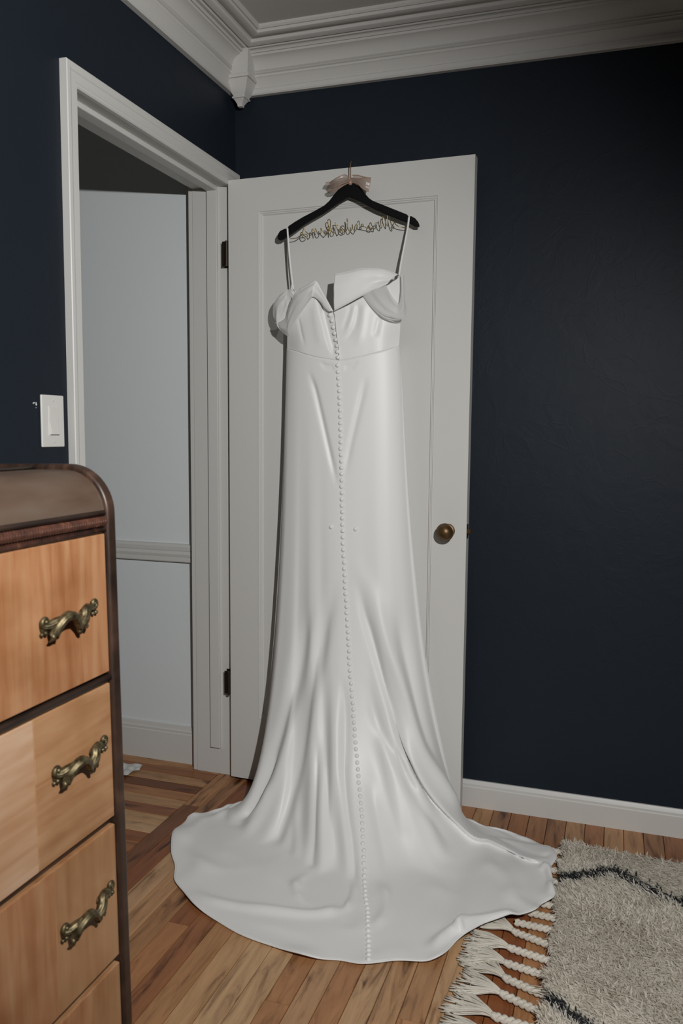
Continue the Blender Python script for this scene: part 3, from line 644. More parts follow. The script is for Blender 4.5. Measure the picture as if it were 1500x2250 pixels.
FOLDS = [
 # strained lines from the waist to the seat
 ([(0.3348, -0.1913, 1.4244), (0.3595, -0.196, 1.363), (0.3821, -0.1995, 1.283), (0.4106, -0.2039, 1.1749), (0.4477, -0.2093, 1.0378)], 'r', -.0060, .009, .2, .3),
 ([(0.5288, -0.1915, 1.401), (0.5107, -0.1955, 1.3218), (0.4976, -0.1983, 1.2625), (0.4786, -0.2023, 1.1735), (0.4619, -0.2072, 1.0686)], 'r', -.0045, .010, .2, .3),
 ([(0.3751, -0.1971, 1.439), (0.3977, -0.199, 1.43), (0.4315, -0.2, 1.4245)], 'r', -.0030, .004, .3, .3), ([(0.3812, -0.1978, 1.4277), (0.4082, -0.1996, 1.4183), (0.4337, -0.2, 1.4143)], 'r', -.0022, .004, .3, .3),
 ([(0.5059, -0.1949, 1.439), (0.4778, -0.1981, 1.4281), (0.4527, -0.1996, 1.4244)], 'r', -.0030, .004, .3, .3), ([(0.4961, -0.1963, 1.4219), (0.4757, -0.1983, 1.4178), (0.4527, -0.1997, 1.4145)], 'r', -.0022, .004, .3, .3),
 # deep folds right of the buttons
 ([(0.497, -0.2149, 0.8807), (0.5152, -0.2174, 0.8161), (0.5638, -0.2195, 0.7212), (0.6196, -0.2281, 0.564), (0.6726, -0.2303, 0.4279), (0.7278, -0.2381, 0.2838), (0.7691, -0.2363, 0.2051), (0.8125, -0.2251, 0.1279), (0.851, -0.1981, 0.0531)], 'r', .018, .024, .5, .1),
 ([(0.5107, -0.2205, 0.7885), (0.5377, -0.2269, 0.6785), (0.5612, -0.2316, 0.6116), (0.6101, -0.2503, 0.4687), (0.6663, -0.2694, 0.3322), (0.7271, -0.2898, 0.2127), (0.7777, -0.2952, 0.1401), (0.8252, -0.2942, 0.0846)], 'r', -.013, .013, .3, .1),
 ([(0.625, -0.2008, 0.7236), (0.6486, -0.2006, 0.6239), (0.6883, -0.2056, 0.4578), (0.7223, -0.2161, 0.3346), (0.7593, -0.2181, 0.241), (0.7932, -0.202, 0.1654)], 'r', -.016, .024, .3, .25),
 ([(0.6356, -0.259, 0.4052), (0.6709, -0.2704, 0.3233), (0.715, -0.2805, 0.2426), (0.7533, -0.2881, 0.1786), (0.81, -0.2859, 0.1068), (0.8579, -0.2791, 0.0563), (0.9258, -0.2824, 0.0117), (0.9982, -0.3075, 0.0008), (1.0734, -0.3459, 0), (1.1115, -0.3624, 0)], 'l', .020, .050, .30, .06, .0016, .030),
 ([(0.5506, -0.2546, 0.4853), (0.5991, -0.276, 0.3547), (0.6524, -0.2989, 0.2727), (0.697, -0.3141, 0.2112), (0.753, -0.3377, 0.1305), (0.8042, -0.3486, 0.0766), (0.8612, -0.367, 0.0273)], 'r', -.008, .016, .3, .3),
 ([(0.661, -0.2929, 0.2841), (0.6853, -0.303, 0.2406), (0.704, -0.3098, 0.2105)], 'r', -.006, .006, .3, .4), ([(0.6892, -0.2863, 0.2658), (0.7055, -0.3004, 0.2229), (0.7547, -0.3108, 0.1553)], 'r', .006, .007, .3, .4),
 ([(0.5863, -0.2707, 0.3804), (0.6388, -0.3046, 0.2575), (0.6809, -0.356, 0.1427), (0.7208, -0.418, 0.0544), (0.7562, -0.4818, 0.0102)], 'r', .012, .030, .3, .25),
 ([(0.7131, -0.318, 0.19), (0.762, -0.3413, 0.1192), (0.8046, -0.3863, 0.0536), (0.8529, -0.4248, 0.0151)], 'r', .009, .024, .3, .25),
 ([(0.5938, -0.348, 0.2085), (0.6414, -0.4119, 0.1068), (0.6838, -0.4818, 0.0366), (0.711, -0.5586, 0.0048)], 'r', -.008, .018, .3, .3),
 # folds left of the buttons
 ([(0.4553, -0.2256, 0.8012), (0.4283, -0.24, 0.6749), (0.4018, -0.2546, 0.5517), (0.387, -0.2962, 0.3655), (0.375, -0.3345, 0.1948), (0.3548, -0.3719, 0.1016), (0.3443, -0.4471, 0.0219), (0.3392, -0.4873, 0.0065)], 'r', -.014, .024, .3, .06),
 ([(0.3723, -0.2327, 0.7121), (0.3369, -0.2421, 0.5185), (0.3047, -0.2785, 0.3356), (0.267, -0.3073, 0.1999), (0.2293, -0.3411, 0.096), (0.1956, -0.3886, 0.0257), (0.1903, -0.4317, 0.008)], 'r', -.014, .024, .3, .06),
 ([(0.4283, -0.2516, 0.5861), (0.4082, -0.2769, 0.4471), (0.3872, -0.3266, 0.2462), (0.372, -0.3756, 0.1029), (0.3694, -0.4381, 0.0298), (0.3923, -0.5226, 0.0047)], 'r', .010, .024, .3, .15),
 ([(0.3369, -0.2503, 0.4637), (0.321, -0.282, 0.3231), (0.3008, -0.3264, 0.1899), (0.2704, -0.3693, 0.0842), (0.2417, -0.4173, 0.0241), (0.2482, -0.481, 0.0052)], 'r', .010, .024, .3, .15),
 ([(0.4717, -0.2695, 0.4991), (0.4987, -0.2898, 0.404), (0.5157, -0.3362, 0.2808), (0.5264, -0.3734, 0.2132), (0.5578, -0.4332, 0.1291), (0.5884, -0.487, 0.0724), (0.617, -0.5603, 0.0191), (0.6447, -0.699, 0)], 'r', -.011, .014, .25, .15),
 ([(0.4568, -0.2799, 0.4564), (0.4765, -0.3199, 0.3253), (0.4937, -0.3722, 0.2051), (0.5059, -0.4205, 0.1178), (0.5187, -0.4829, 0.0531), (0.5493, -0.5739, 0.0041)], 'r', .008, .020, .3, .15),
 ([(0.4226, -0.3173, 0.3175), (0.4388, -0.3749, 0.1995), (0.4558, -0.4393, 0.1056), (0.4783, -0.5139, 0.033), (0.495, -0.5761, 0.0075)], 'r', -.010, .014, .3, .08),
 ([(0.4485, -0.3371, 0.2562), (0.4673, -0.3987, 0.1567), (0.4897, -0.4661, 0.0799), (0.5199, -0.5489, 0.016), (0.5337, -0.6006, 0.0016)], 'r', .005, .013, .3, .15),
 ([(0.3864, -0.3682, 0.1312), (0.3935, -0.4097, 0.0675), (0.4145, -0.4659, 0.0274), (0.4358, -0.5456, 0.0065)], 'r', .005, .015, .3, .2),
 ([(0.2809, -0.2993, 0.2375), (0.2601, -0.3237, 0.155), (0.227, -0.3566, 0.0719), (0.186, -0.3815, 0.0261)], 'r', -.009, .014, .3, .12),
 ([(0.2803, -0.3321, 0.1573), (0.2578, -0.3647, 0.0818), (0.2197, -0.3859, 0.0372), (0.1616, -0.3985, 0.0117)], 'r', .006, .014, .3, .2),
 # train
 ([(0.2262, -0.7611, 0), (0.3463, -0.7914, 0), (0.4691, -0.7845, 0), (0.5739, -0.7617, 0), (0.6469, -0.7137, 0)], 'r', 0.0175, .020, .3, .12),
 ([(0.2137, -0.7116, 0), (0.3471, -0.734, 0), (0.4778, -0.7307, 0), (0.5686, -0.7108, 0)], 'r', -0.0064, .022, .3, .3),
 ([(0.3472, -0.8599, 0), (0.4405, -0.8746, 0), (0.5486, -0.8791, 0), (0.6529, -0.8731, 0)], 'r', -0.0096, .020, .3, .3),
 ([(0.612, -0.5734, 0.0132), (0.6368, -0.6258, 0.0022), (0.6461, -0.7088, 0), (0.6255, -0.7407, 0)], 'r', 0.0135, .010, .3, .3),
 ([(0.5089, -0.5806, 0.0064), (0.4868, -0.626, 0.001), (0.496, -0.6791, 0), (0.5357, -0.7311, 0)], 'r', 0.0108, .018, .3, .3),
 ([(0.6877, -0.5505, 0.0091), (0.7293, -0.6274, 0.0002), (0.7418, -0.7163, 0), (0.7351, -0.7962, 0)], 'r', 0.0135, .020, .3, .3),
 ([(0.6739, -0.7996, 0), (0.6691, -0.74, 0), (0.6802, -0.6755, 0.0001)], 'r', -0.0080, .016, .3, .3),
 ([(1.0707, -0.6097, 0), (0.9993, -0.6726, 0), (0.9494, -0.7088, 0), (0.9099, -0.7561, 0), (0.8714, -0.8255, 0)], 'r', 0.0189, .019, .15, .25),
 ([(0.9538, -0.7513, 0), (0.9373, -0.7271, 0), (0.9408, -0.6971, 0), (0.9585, -0.675, 0)], 'r', 0.0135, .008, .2, .3),
 ([(0.8303, -0.4732, 0.0081), (0.9054, -0.5181, 0.0003), (0.9713, -0.56, 0), (1.0311, -0.5826, 0)], 'r', -0.0096, .03, .3, .3),
 ([(0.9271, -0.3581, 0.0063), (0.9866, -0.4272, 0.0002), (1.0367, -0.5161, 0), (1.051, -0.5902, 0)], 'r', 0.0095, .03, .3, .3),
 ([(1.0983, -0.372, 0), (1.124, -0.3923, 0), (1.1372, -0.4567, 0), (1.1372, -0.5205, 0)], 'r', 0.0243, .012, .1, .3),
 ([(0.9422, -0.2383, 0.0053), (1.0067, -0.2665, 0.0005), (1.0608, -0.2952, 0), (1.1266, -0.3169, 0)], 'r', -0.0096, .010, .3, .1),
 ([(0.1139, -0.3471, 0.0108), (0.0686, -0.3892, 0.0016), (0.0694, -0.4757, 0.0001), (0.1087, -0.5753, 0)], 'r', 0.0081, .03, .3, .3),
 ([(0.0964, -0.5821, 0), (0.183, -0.6322, 0), (0.2737, -0.6408, 0), (0.3586, -0.5846, 0.0003)], 'r', 0.0081, .03, .3, .3),
 ([(0.4807, -0.5983, 0.0032), (0.5345, -0.65, 0.0001), (0.5692, -0.7009, 0)], 'r', -.010, .024, .3, .3), ([(0.4553, -0.6166, 0.0011), (0.5102, -0.7015, 0), (0.5672, -0.7357, 0)], 'r', .009, .018, .3, .3),
 ([(0.7493, -0.5619, 0.0016), (0.7968, -0.6547, 0), (0.8087, -0.7539, 0)], 'r', -.008, .03, .3, .3), ([(0.2, -0.493, 0.0015), (0.3078, -0.5381, 0.0008), (0.3951, -0.5359, 0.0035)], 'r', -.006, .03, .3, .3),
]
D = np.zeros(SB.shape[:2]); LATV = np.zeros(SB.shape)
for f in FOLDS: D += fold(SB, NB, *f)
# slack in the cloth: long soft waves down the skirt, low swells on the train, a rippling hem
uu = U[:, None]
D += .0015 * np.sin(uu * 19 + .6) * smooth01((tv - .7) / .3) * (1 - smooth01(sv * 4))
D += (.0030 * np.sin(uu * 23 + 5 * sv) + .0028 * np.sin(uu * 37 - 9 * sv + 1) + .002 * np.sin(uu * 11 + 14 * sv) + .0016 * np.sin(uu * 29 + 19 * sv + 2)) * smooth01(sv * 2.5)
hemw = np.sin(uu * 44 + 1.3 * np.sin(uu * 13)) + .5 * np.sin(uu * 83 + 1)
D += (.0055 * hemw + .005) * smooth01((sv - .72) / .28) * (np.abs(uu) < .7)
hd = SB[:, -1] - SB[:, -25]; hd[:, 2] = 0; hd /= np.linalg.norm(hd, axis=1, keepdims=True) + 1e-9
LATV += hd[:, None] * (.0055 * hemw * smooth01((sv - .7) / .3) * (np.abs(uu) < .5))[:, :, None]
SK = SB + NB * D[:, :, None] + LATV
SK[:, :, 2] = .003 + .004 * np.logaddexp(0, (SK[:, :, 2] - .005) / .004) + .021 * smooth01((SK[:, :, 0] - .88) / .09) * smooth01((-.2 - SK[:, :, 1]) / .06) * smooth01((.08 - SK[:, :, 2]) / .06)   # it lies over the rug's fringe
SK[:, :, 1] = np.where(SK[:, :, 2] > .02, np.minimum(SK[:, :, 1], -.096), np.minimum(SK[:, :, 1], -.03))
NVT = NV1 + NV2
so = obj('skirt', SK.reshape(-1, 3), gridF(NU, NVT), MAT['satin'], dress, True)
NS = normals(SK)
if NS[NU // 2, 60, 1] > 0: NS = -NS
md = so.modifiers.new('cloth', 'SOLIDIFY'); md.thickness = .0022; md.offset = -1 if (so.data.polygons[NVT * NU // 2].normal.y < 0) else 1
# rolled hem
obj('hem', *tube([SK[i, -1] + np.array([0, 0, .0005]) for i in range(int(NU * .1), int(NU * .9))], .0022, 6), MAT['satin'], so, True)

# bodice
def yb(x): 
    s = np.clip((np.asarray(x) - XC) / AA, -1, 1); return YC - BB * np.sqrt(1 - s * s)
def coons(top, bot, left, right, nu=80, nv=70):
    """patch inside four edges; top and bot run left to right, left and right run top to bottom"""
    T, B = resample(catmull(top, 6), nu), resample(catmull(bot, 6), nu); Lc, Rc = resample(catmull(left, 6), nv), resample(catmull(right, 6), nv)
    s = np.linspace(0, 1, nu)[:, None, None]; t = np.linspace(0, 1, nv)[None, :, None]
    P = (1 - t) * T[:, None] + t * B[:, None] + (1 - s) * Lc[None] + s * Rc[None] - ((1 - s) * (1 - t) * T[0] + s * (1 - t) * T[-1] + (1 - s) * t * B[0] + s * t * B[-1])
    return P
def panel(name, top, bot, left, right, folds, off=0.0018, m='satin', parent=None, nu=80, nv=70, ywave=None):
    P = coons(top, bot, left, right, nu, nv)
    if ywave is not None: P[:, :, 1] = ywave(P)
    Nn = normals(P)
    if Nn[nu // 2, nv // 2, 1] > 0: Nn = -Nn
    Dd = np.zeros(P.shape[:2])
    for f in folds: Dd += fold(P, Nn, *f)
    P = P + Nn * (Dd + off)[:, :, None]
    o = obj(name, P.reshape(-1, 3), gridF(nu, nv), MAT[m], parent or dress, True)
    md = o.modifiers.new('cloth', 'SOLIDIFY'); md.thickness = .0016; md.offset = 0
    return o, P
BL, PLft = panel('bodice_panel', [(0.2588, -0.1603, 1.5786), (0.2906, -0.1784, 1.6143), (0.3215, -0.188, 1.6394), (0.3538, -0.1944, 1.6535), (0.3804, -0.1976, 1.6313), (0.4003, -0.1991, 1.6071), (0.4199, -0.1999, 1.5872)], [(0.2519, -0.1523, 1.4874), (0.3087, -0.1846, 1.4704), (0.3581, -0.195, 1.4559), (0.4015, -0.1992, 1.4478), (0.4402, -0.1999, 1.4415)], [(0.2588, -0.1603, 1.5786), (0.2535, -0.1546, 1.5299), (0.2519, -0.1523, 1.4874)], [(0.4199, -0.1999, 1.5872), (0.426, -0.2, 1.561), (0.4307, -0.2, 1.5199), (0.4369, -0.2, 1.4787), (0.4402, -0.1999, 1.4415)],
  [([(0.3634, -0.1957, 1.6323), (0.3744, -0.197, 1.6111), (0.3823, -0.1978, 1.5806), (0.3932, -0.1987, 1.5417), (0.4072, -0.1995, 1.4932), (0.4239, -0.1999, 1.4515)], 'l', -.020, .024, .1, .2, .0020), ([(0.2996, -0.1817, 1.5815), (0.3066, -0.184, 1.5531), (0.3153, -0.1864, 1.5204), (0.3289, -0.1897, 1.4821)], 'r', -.0022, .006, .2, .4), ([(0.3571, -0.1949, 1.6258), (0.3621, -0.1955, 1.5844), (0.3734, -0.1969, 1.5287), (0.3922, -0.1986, 1.4729)], 'r', .002, .014, .2, .3)])
BR, PRgt = panel('bodice_panel', [(0.4228, -0.1999, 1.5871), (0.4647, -0.199, 1.6046), (0.5133, -0.1937, 1.6291), (0.5507, -0.1856, 1.6489), (0.5852, -0.1728, 1.6655), (0.6149, -0.1418, 1.6949)], [(0.4431, -0.1999, 1.4415), (0.4846, -0.1974, 1.4478), (0.5261, -0.1914, 1.457), (0.5725, -0.1784, 1.4695), (0.6148, -0.1425, 1.4869)], [(0.4228, -0.1999, 1.5871), (0.4289, -0.2, 1.5609), (0.4337, -0.2, 1.5198), (0.4399, -0.1999, 1.4786), (0.4431, -0.1999, 1.4415)], [(0.6149, -0.1418, 1.6949), (0.6182, -0.14, 1.637), (0.6179, -0.14, 1.5691), (0.6158, -0.14, 1.5214), (0.6148, -0.1425, 1.4869)],
  [([(0.5024, -0.1953, 1.6172), (0.4973, -0.196, 1.5795), (0.4907, -0.1968, 1.5458), (0.4698, -0.1987, 1.5122), (0.4513, -0.1996, 1.4962)], 'r', -.003, .009, .2, .3), ([(0.4802, -0.1979, 1.6137), (0.4706, -0.1986, 1.5801), (0.4581, -0.1994, 1.5465), (0.4452, -0.1998, 1.5291)], 'r', -.0022, .008, .2, .3), ([(0.5646, -0.1813, 1.5791), (0.556, -0.1841, 1.5385), (0.5484, -0.1862, 1.5046)], 'r', -.003, .010, .3, .3), ([(0.49, -0.1969, 1.6134), (0.4833, -0.1976, 1.5798), (0.471, -0.1986, 1.5394), (0.457, -0.1994, 1.5097)], 'r', .0022, .008, .2, .3), ([(0.5175, -0.193, 1.6196), (0.5153, -0.1934, 1.5657), (0.5049, -0.195, 1.5116), (0.4843, -0.1975, 1.4778)], 'r', .003, .012, .2, .3)])
# waist seam: a corded line
obj('waist_seam', *tube([tuple(p + np.array([0, .0006, -.0006])) for p in list(PLft[:, -1]) + list(PRgt[:, -1])], .0010, 6), MAT['satin'], dress, True)
obj('placket_edge', *tube([tuple(p + np.array([.0005, -.002, 0])) for p in PRgt[0, 8:]] + [SK[NU // 2 + 2, k] + NS[NU // 2 + 2, k] * .001 for k in range(2, 60, 3)], .0009, 6), MAT['satin'], dress, True)
# folded cuff and the draped organza sleeves
def offs(P, d): return [(p[0], p[1] + d, p[2]) for p in P]
o, a_, b_ = strip('cuff', [(0.4248, -0.212, 1.5881), (0.4045, -0.2113, 1.6228), (0.3863, -0.2101, 1.6523), (0.3661, -0.2081, 1.682), (0.3394, -0.2039, 1.6717), (0.3081, -0.1964, 1.6607)], [(0.4104, -0.2066, 1.588), (0.3939, -0.2057, 1.601), (0.3785, -0.2044, 1.6208), (0.3519, -0.2011, 1.6354), (0.3328, -0.1976, 1.6141), (0.3044, -0.1903, 1.5843)], MAT['satin'], dress, 50, 12, .003, .0006, 3, .0012)
obj('cuff_piping', *tube(a_.tolist(), .0010, 6), MAT['satin'], o, True)
o, a_, b_ = strip('cuff', [(0.4283, -0.21, 1.6976), (0.4641, -0.209, 1.7026), (0.5058, -0.2049, 1.7106), (0.5394, -0.1985, 1.7113), (0.5784, -0.186, 1.7076), (0.6125, -0.1599, 1.6972)], [(0.4277, -0.21, 1.5896), (0.4579, -0.2094, 1.6034), (0.486, -0.2073, 1.6174), (0.5161, -0.2032, 1.6329), (0.5533, -0.1949, 1.65), (0.5876, -0.1815, 1.668)], MAT['satin'], dress, 60, 14, .008, .0012, 9, .0012)
obj('cuff_piping', *tube(a_.tolist(), .0010, 6), MAT['satin'], o, True)
obj('cuff_piping', *tube([tuple(np.array(p) + np.array([0, -.001, 0])) for p in b_.tolist()], .0008, 6), MAT['satin'], o, True)
strip('sleeve_drape', [(0.3698, -0.218, 1.6788), (0.3463, -0.222, 1.6671), (0.3181, -0.222, 1.6548), (0.2971, -0.218, 1.6385), (0.2789, -0.21, 1.6047), (0.2658, -0.2, 1.5788), (0.2433, -0.19, 1.5662), (0.2243, -0.178, 1.5662)], [(0.3553, -0.21, 1.6332), (0.3398, -0.216, 1.6111), (0.3137, -0.214, 1.5795), (0.2907, -0.205, 1.5524), (0.2764, -0.196, 1.533), (0.2671, -0.186, 1.5204), (0.2415, -0.182, 1.5385), (0.2204, -0.176, 1.5624)], MAT['organza'], dress, 60, 14, .008, .0016, 5)
strip('sleeve_drape', [(0.226, -0.182, 1.5643), (0.2134, -0.178, 1.5877), (0.2126, -0.176, 1.6176), (0.2186, -0.172, 1.6363), (0.2324, -0.168, 1.6532), (0.2585, -0.16, 1.6673)], [(0.2415, -0.182, 1.5385), (0.2559, -0.176, 1.5809), (0.2627, -0.17, 1.6081), (0.2687, -0.166, 1.6337), (0.2655, -0.162, 1.6513), (0.2616, -0.158, 1.6675)], MAT['organza'], dress, 50, 14, .010, .0020, 6)
strip('sleeve_drape', [(0.581, -0.178, 1.6649), (0.5963, -0.186, 1.6388), (0.6088, -0.19, 1.6217), (0.6181, -0.19, 1.6107), (0.6226, -0.188, 1.6055), (0.6255, -0.186, 1.6096), (0.6248, -0.176, 1.6218), (0.6244, -0.17, 1.6401), (0.6245, -0.166, 1.6622), (0.621, -0.16, 1.6928)], [(0.5148, -0.199, 1.6336), (0.5444, -0.206, 1.6019), (0.5793, -0.203, 1.573), (0.6073, -0.197, 1.5641), (0.6275, -0.188, 1.5592), (0.6401, -0.18, 1.5672), (0.642, -0.168, 1.5888), (0.6368, -0.162, 1.618), (0.6338, -0.16, 1.6466), (0.6306, -0.156, 1.6943)], MAT['organza'], dress, 60, 14, .009, .0018, 7)
strip('sleeve_drape', [(0.5146, -0.198, 1.6324), (0.5464, -0.203, 1.5982), (0.5799, -0.2, 1.5707), (0.6122, -0.194, 1.561), (0.6349, -0.184, 1.5575)], [(0.5143, -0.197, 1.6313), (0.543, -0.201, 1.596), (0.5766, -0.198, 1.5657), (0.6087, -0.191, 1.5561), (0.6409, -0.18, 1.5591)], MAT['organza'], dress, 40, 5, .003, .0005, 8)
# straps over the hanger
def strap(P, wdt, name='strap', dirs=(1, 0, 0)):
    Q = resample(catmull(P, 8), 50); V = []
    for i, p in enumerate(Q):
        tw = .35 * math.sin(i / 49 * PI)
        V += [(p[0] - wdt / 2 * math.cos(tw), p[1] - wdt / 2 * math.sin(tw), p[2]), (p[0] + wdt / 2 * math.cos(tw), p[1] + wdt / 2 * math.sin(tw), p[2])]
    o = obj(name, V, [(2 * i, 2 * i + 1, 2 * i + 3, 2 * i + 2) for i in range(49)], MAT['satin'], dress, True)
    md = o.modifiers.new('cloth', 'SOLIDIFY'); md.thickness = .0014; md.offset = 0
strap([(0.2407, -0.115, 1.8498), (0.2399, -0.119, 1.8645), (0.242, -0.128, 1.8644), (0.2447, -0.1365, 1.8602), (0.2477, -0.14, 1.8355), (0.2589, -0.15, 1.7559), (0.27, -0.158, 1.6909), (0.277, -0.162, 1.655)], .0055)
strap([(0.2399, -0.115, 1.8499), (0.2371, -0.112, 1.8422), (0.2413, -0.118, 1.763), (0.2509, -0.126, 1.6972), (0.2589, -0.134, 1.6644)], .0045)
strap([(0.6304, -0.115, 1.8568), (0.6326, -0.119, 1.8705), (0.6355, -0.128, 1.8708), (0.6377, -0.1365, 1.8659), (0.6355, -0.14, 1.8374), (0.6296, -0.15, 1.789), (0.6213, -0.158, 1.7345), (0.6171, -0.164, 1.6949)], .0055)
strap([(0.6299, -0.113, 1.8573), (0.6254, -0.113, 1.8307), (0.6189, -0.118, 1.7829), (0.6123, -0.128, 1.7272), (0.6097, -0.138, 1.6972)], .0045)
obj('strap_tab', *tube([(0.2708, -0.16, 1.6878), (0.2685, -0.16, 1.6739), (0.2701, -0.162, 1.6595), (0.2794, -0.166, 1.6473), (0.2909, -0.168, 1.6437), (0.2855, -0.166, 1.6568), (0.2762, -0.162, 1.6676)], .0022, 8), MAT['satin'], dress, True)
# covered buttons
bp = lathe([(.0062, -.0012), (.0067, .0010), (.0063, .0034), (.0047, .0052), (.0024, .0061), (.0004, .0064)], 18, (0, 0, 0), (0, 0, 1))
bme = bpy.data.meshes.new('button'); bme.from_pydata(bp[0], [], bp[1]); bme.materials.append(MAT['satin']); bme.polygons.foreach_set('use_smooth', [True] * len(bme.polygons))
def button(p, n, s=1.0):
    o = bpy.data.objects.new('button', bme); COL.objects.link(o); o.parent = dress
    o.location = Vector(p) - ROOT[dress.name]; o.rotation_mode = 'QUATERNION'; o.rotation_quaternion = Vector(n).to_track_quat('Z', 'Y'); o.scale = (s, s, s)
for k, (x, z) in enumerate([(p[0], p[2]) for p in [(0.4101, -0.2096, 1.5794), (0.4169, -0.2098, 1.5622), (0.4215, -0.2099, 1.5422), (0.4253, -0.21, 1.5237), (0.4299, -0.21, 1.5045), (0.4337, -0.21, 1.4867), (0.4367, -0.21, 1.4675), (0.4391, -0.2099, 1.4503)]]):
    d = np.linalg.norm(PLft.reshape(-1, 3)[:, [0, 2]] - np.array([x, z]), axis=1); i = d.argmin(); p = PLft.reshape(-1, 3)[i]
    button((x, p[1] - .0015, z), (.06 * (k % 3 - 1), -1, .04), 1.0)
UVB = [(193, 3), (194, 11), (196, 21), (197, 31), (198, 42), (198, 52), (199, 65), (199, 76), (200, 90), (200, 104), (201, 117), (202, 130), (203, 144), (204, 158), (205, 175), (205, 192), (206, 208), (206, 222), (205, 236), (204, 249), (203, 260), (202, 271), (200, 283), (197, 295), (195, 305), (193, 315), (192, 329), (193, 345), (193, 361), (193, 375), (193, 387)]
UVB = np.array(catmull(UVB, 6))
def samp(A, q):
    i = min(max(q[0], 0), NU - 1.001); j = min(max(q[1], 0), NVT - 1.001); a, b = int(i), int(j); f, g = i - a, j - b
    return A[a, b] * (1 - f) * (1 - g) + A[a + 1, b] * f * (1 - g) + A[a, b + 1] * (1 - f) * g + A[a + 1, b + 1] * f * g
BPt = np.array([samp(SK, q) for q in UVB]); BN = np.array([samp(NS, q) for q in UVB])
nb = int(np.linalg.norm(np.diff(BPt, axis=0), axis=1).sum() / .0193)
cum = np.r_[0, np.cumsum(np.linalg.norm(np.diff(BPt, axis=0), axis=1))]; tq = np.linspace(0, cum[-1], nb)
RP = np.stack([np.interp(tq, cum, A[:, k]) for A in (BPt, BN) for k in range(3)], 1)
for k, r in enumerate(RP):
    j = rng.normal(0, .10, 3); n = r[3:] / np.linalg.norm(r[3:])
    button(r[:3] + n * .0012 + np.array([rng.normal(0, .0006), 0, 0]), n + j)
for q in [(183, 104), (219, 105)]:
    n = samp(NS, q); button(samp(SK, q) + n * .001, n)

# ------------------------------------------------------------------ waterfall chest of drawers
FXD = .550; YE = -1.575; YN = -2.42; ZT = 1.166
ch = empty('chest_of_drawers', (.28, -2.0, 0)); tag(ch, 'wooden chest of drawers with a rounded dark top and honey veneer drawers', 'chest')
def endprof(x1, r, zt, nseg=14):
    P = [(.03, .02), (x1, .02)]
    for k in range(nseg + 1):
        a = PI / 2 * k / nseg; P.append((x1 - r + r * math.cos(a), zt - r + r * math.sin(a)))
    return P + [(.03, zt)]
for y0, y1 in ((YE - .021, YE), (YN, YN + .021)):
    o = obj('side_panel', *extrude_poly(endprof(FXD + .006, .072, ZT), 1, y0, y1), MAT['dark'], ch)
    bm = bmesh.new(); bm.from_mesh(o.data); bmesh.ops.recalc_face_normals(bm, faces=bm.faces); bm.to_mesh(o.data); bm.free(); bev(o, .005, 4)
ya, yz = YN + .021, YE - .021
TP = [(.03, ZT - .008)] + [(FXD - .072 + .066 * math.sin(PI / 2 * k / 14) + .006, ZT - .008 - .064 + .064 * math.cos(PI / 2 * k / 14)) for k in range(15)] + [(FXD, 1.092), (FXD - .03, 1.092), (FXD - .03, ZT - .09), (.03, ZT - .09)]
o = obj('waterfall_top', *extrude_poly(TP, 1, ya, yz), MAT['worn'], ch, True, .5)
bm = bmesh.new(); bm.from_mesh(o.data); bmesh.ops.recalc_face_normals(bm, faces=bm.faces); bm.to_mesh(o.data); bm.free()
box('carcass', (.03, ya, .06), (FXD - .022, yz, 1.09), MAT['dark'], ch)
obj('back_bead', *tube([(FXD - .12, ya, ZT - .006), (FXD - .12, yz, ZT - .006)], .003, 8), MAT['dark'], ch, True)
obj('bead', *tube([(FXD - .002, ya, 1.0955), (FXD - .002, yz, 1.0955)], .0045, 12), MAT['dark'], ch, True)
obj('bead', *tube([(FXD - .002, ya, 1.0705), (FXD - .002, yz, 1.0705)], .0042, 12), MAT['red'], ch, True)
parts = [boxVF((FXD - .02, ya, 1.064), (FXD - .002, yz, 1.092))]
ny = 150
parts += [tube([(FXD - .001, ya + (yz - ya) * (i + .5) / ny - .004, 1.0785), (FXD + .002, ya + (yz - ya) * (i + .5) / ny, 1.083), (FXD - .001, ya + (yz - ya) * (i + .5) / ny + .004, 1.0885)], [.0035, .0048, .0035], 8) for i in range(ny)]
obj('carved_moulding', *cat(parts), MAT['red'], ch, True, .7)
obj('divider', *tube([(FXD - .003, ya, .850), (FXD - .003, yz, .850)], .0062, 12), MAT['dark'], ch, True)
box('divider', (FXD - .03, ya, .625), (FXD - .008, yz, .635), MAT['dark'], ch); box('divider', (FXD - .03, ya, .405), (FXD - .008, yz, .414), MAT['dark'], ch)
box('plinth', (FXD - .03, ya, .03), (FXD - .004, yz, .165), MAT['dark'], ch, .003)
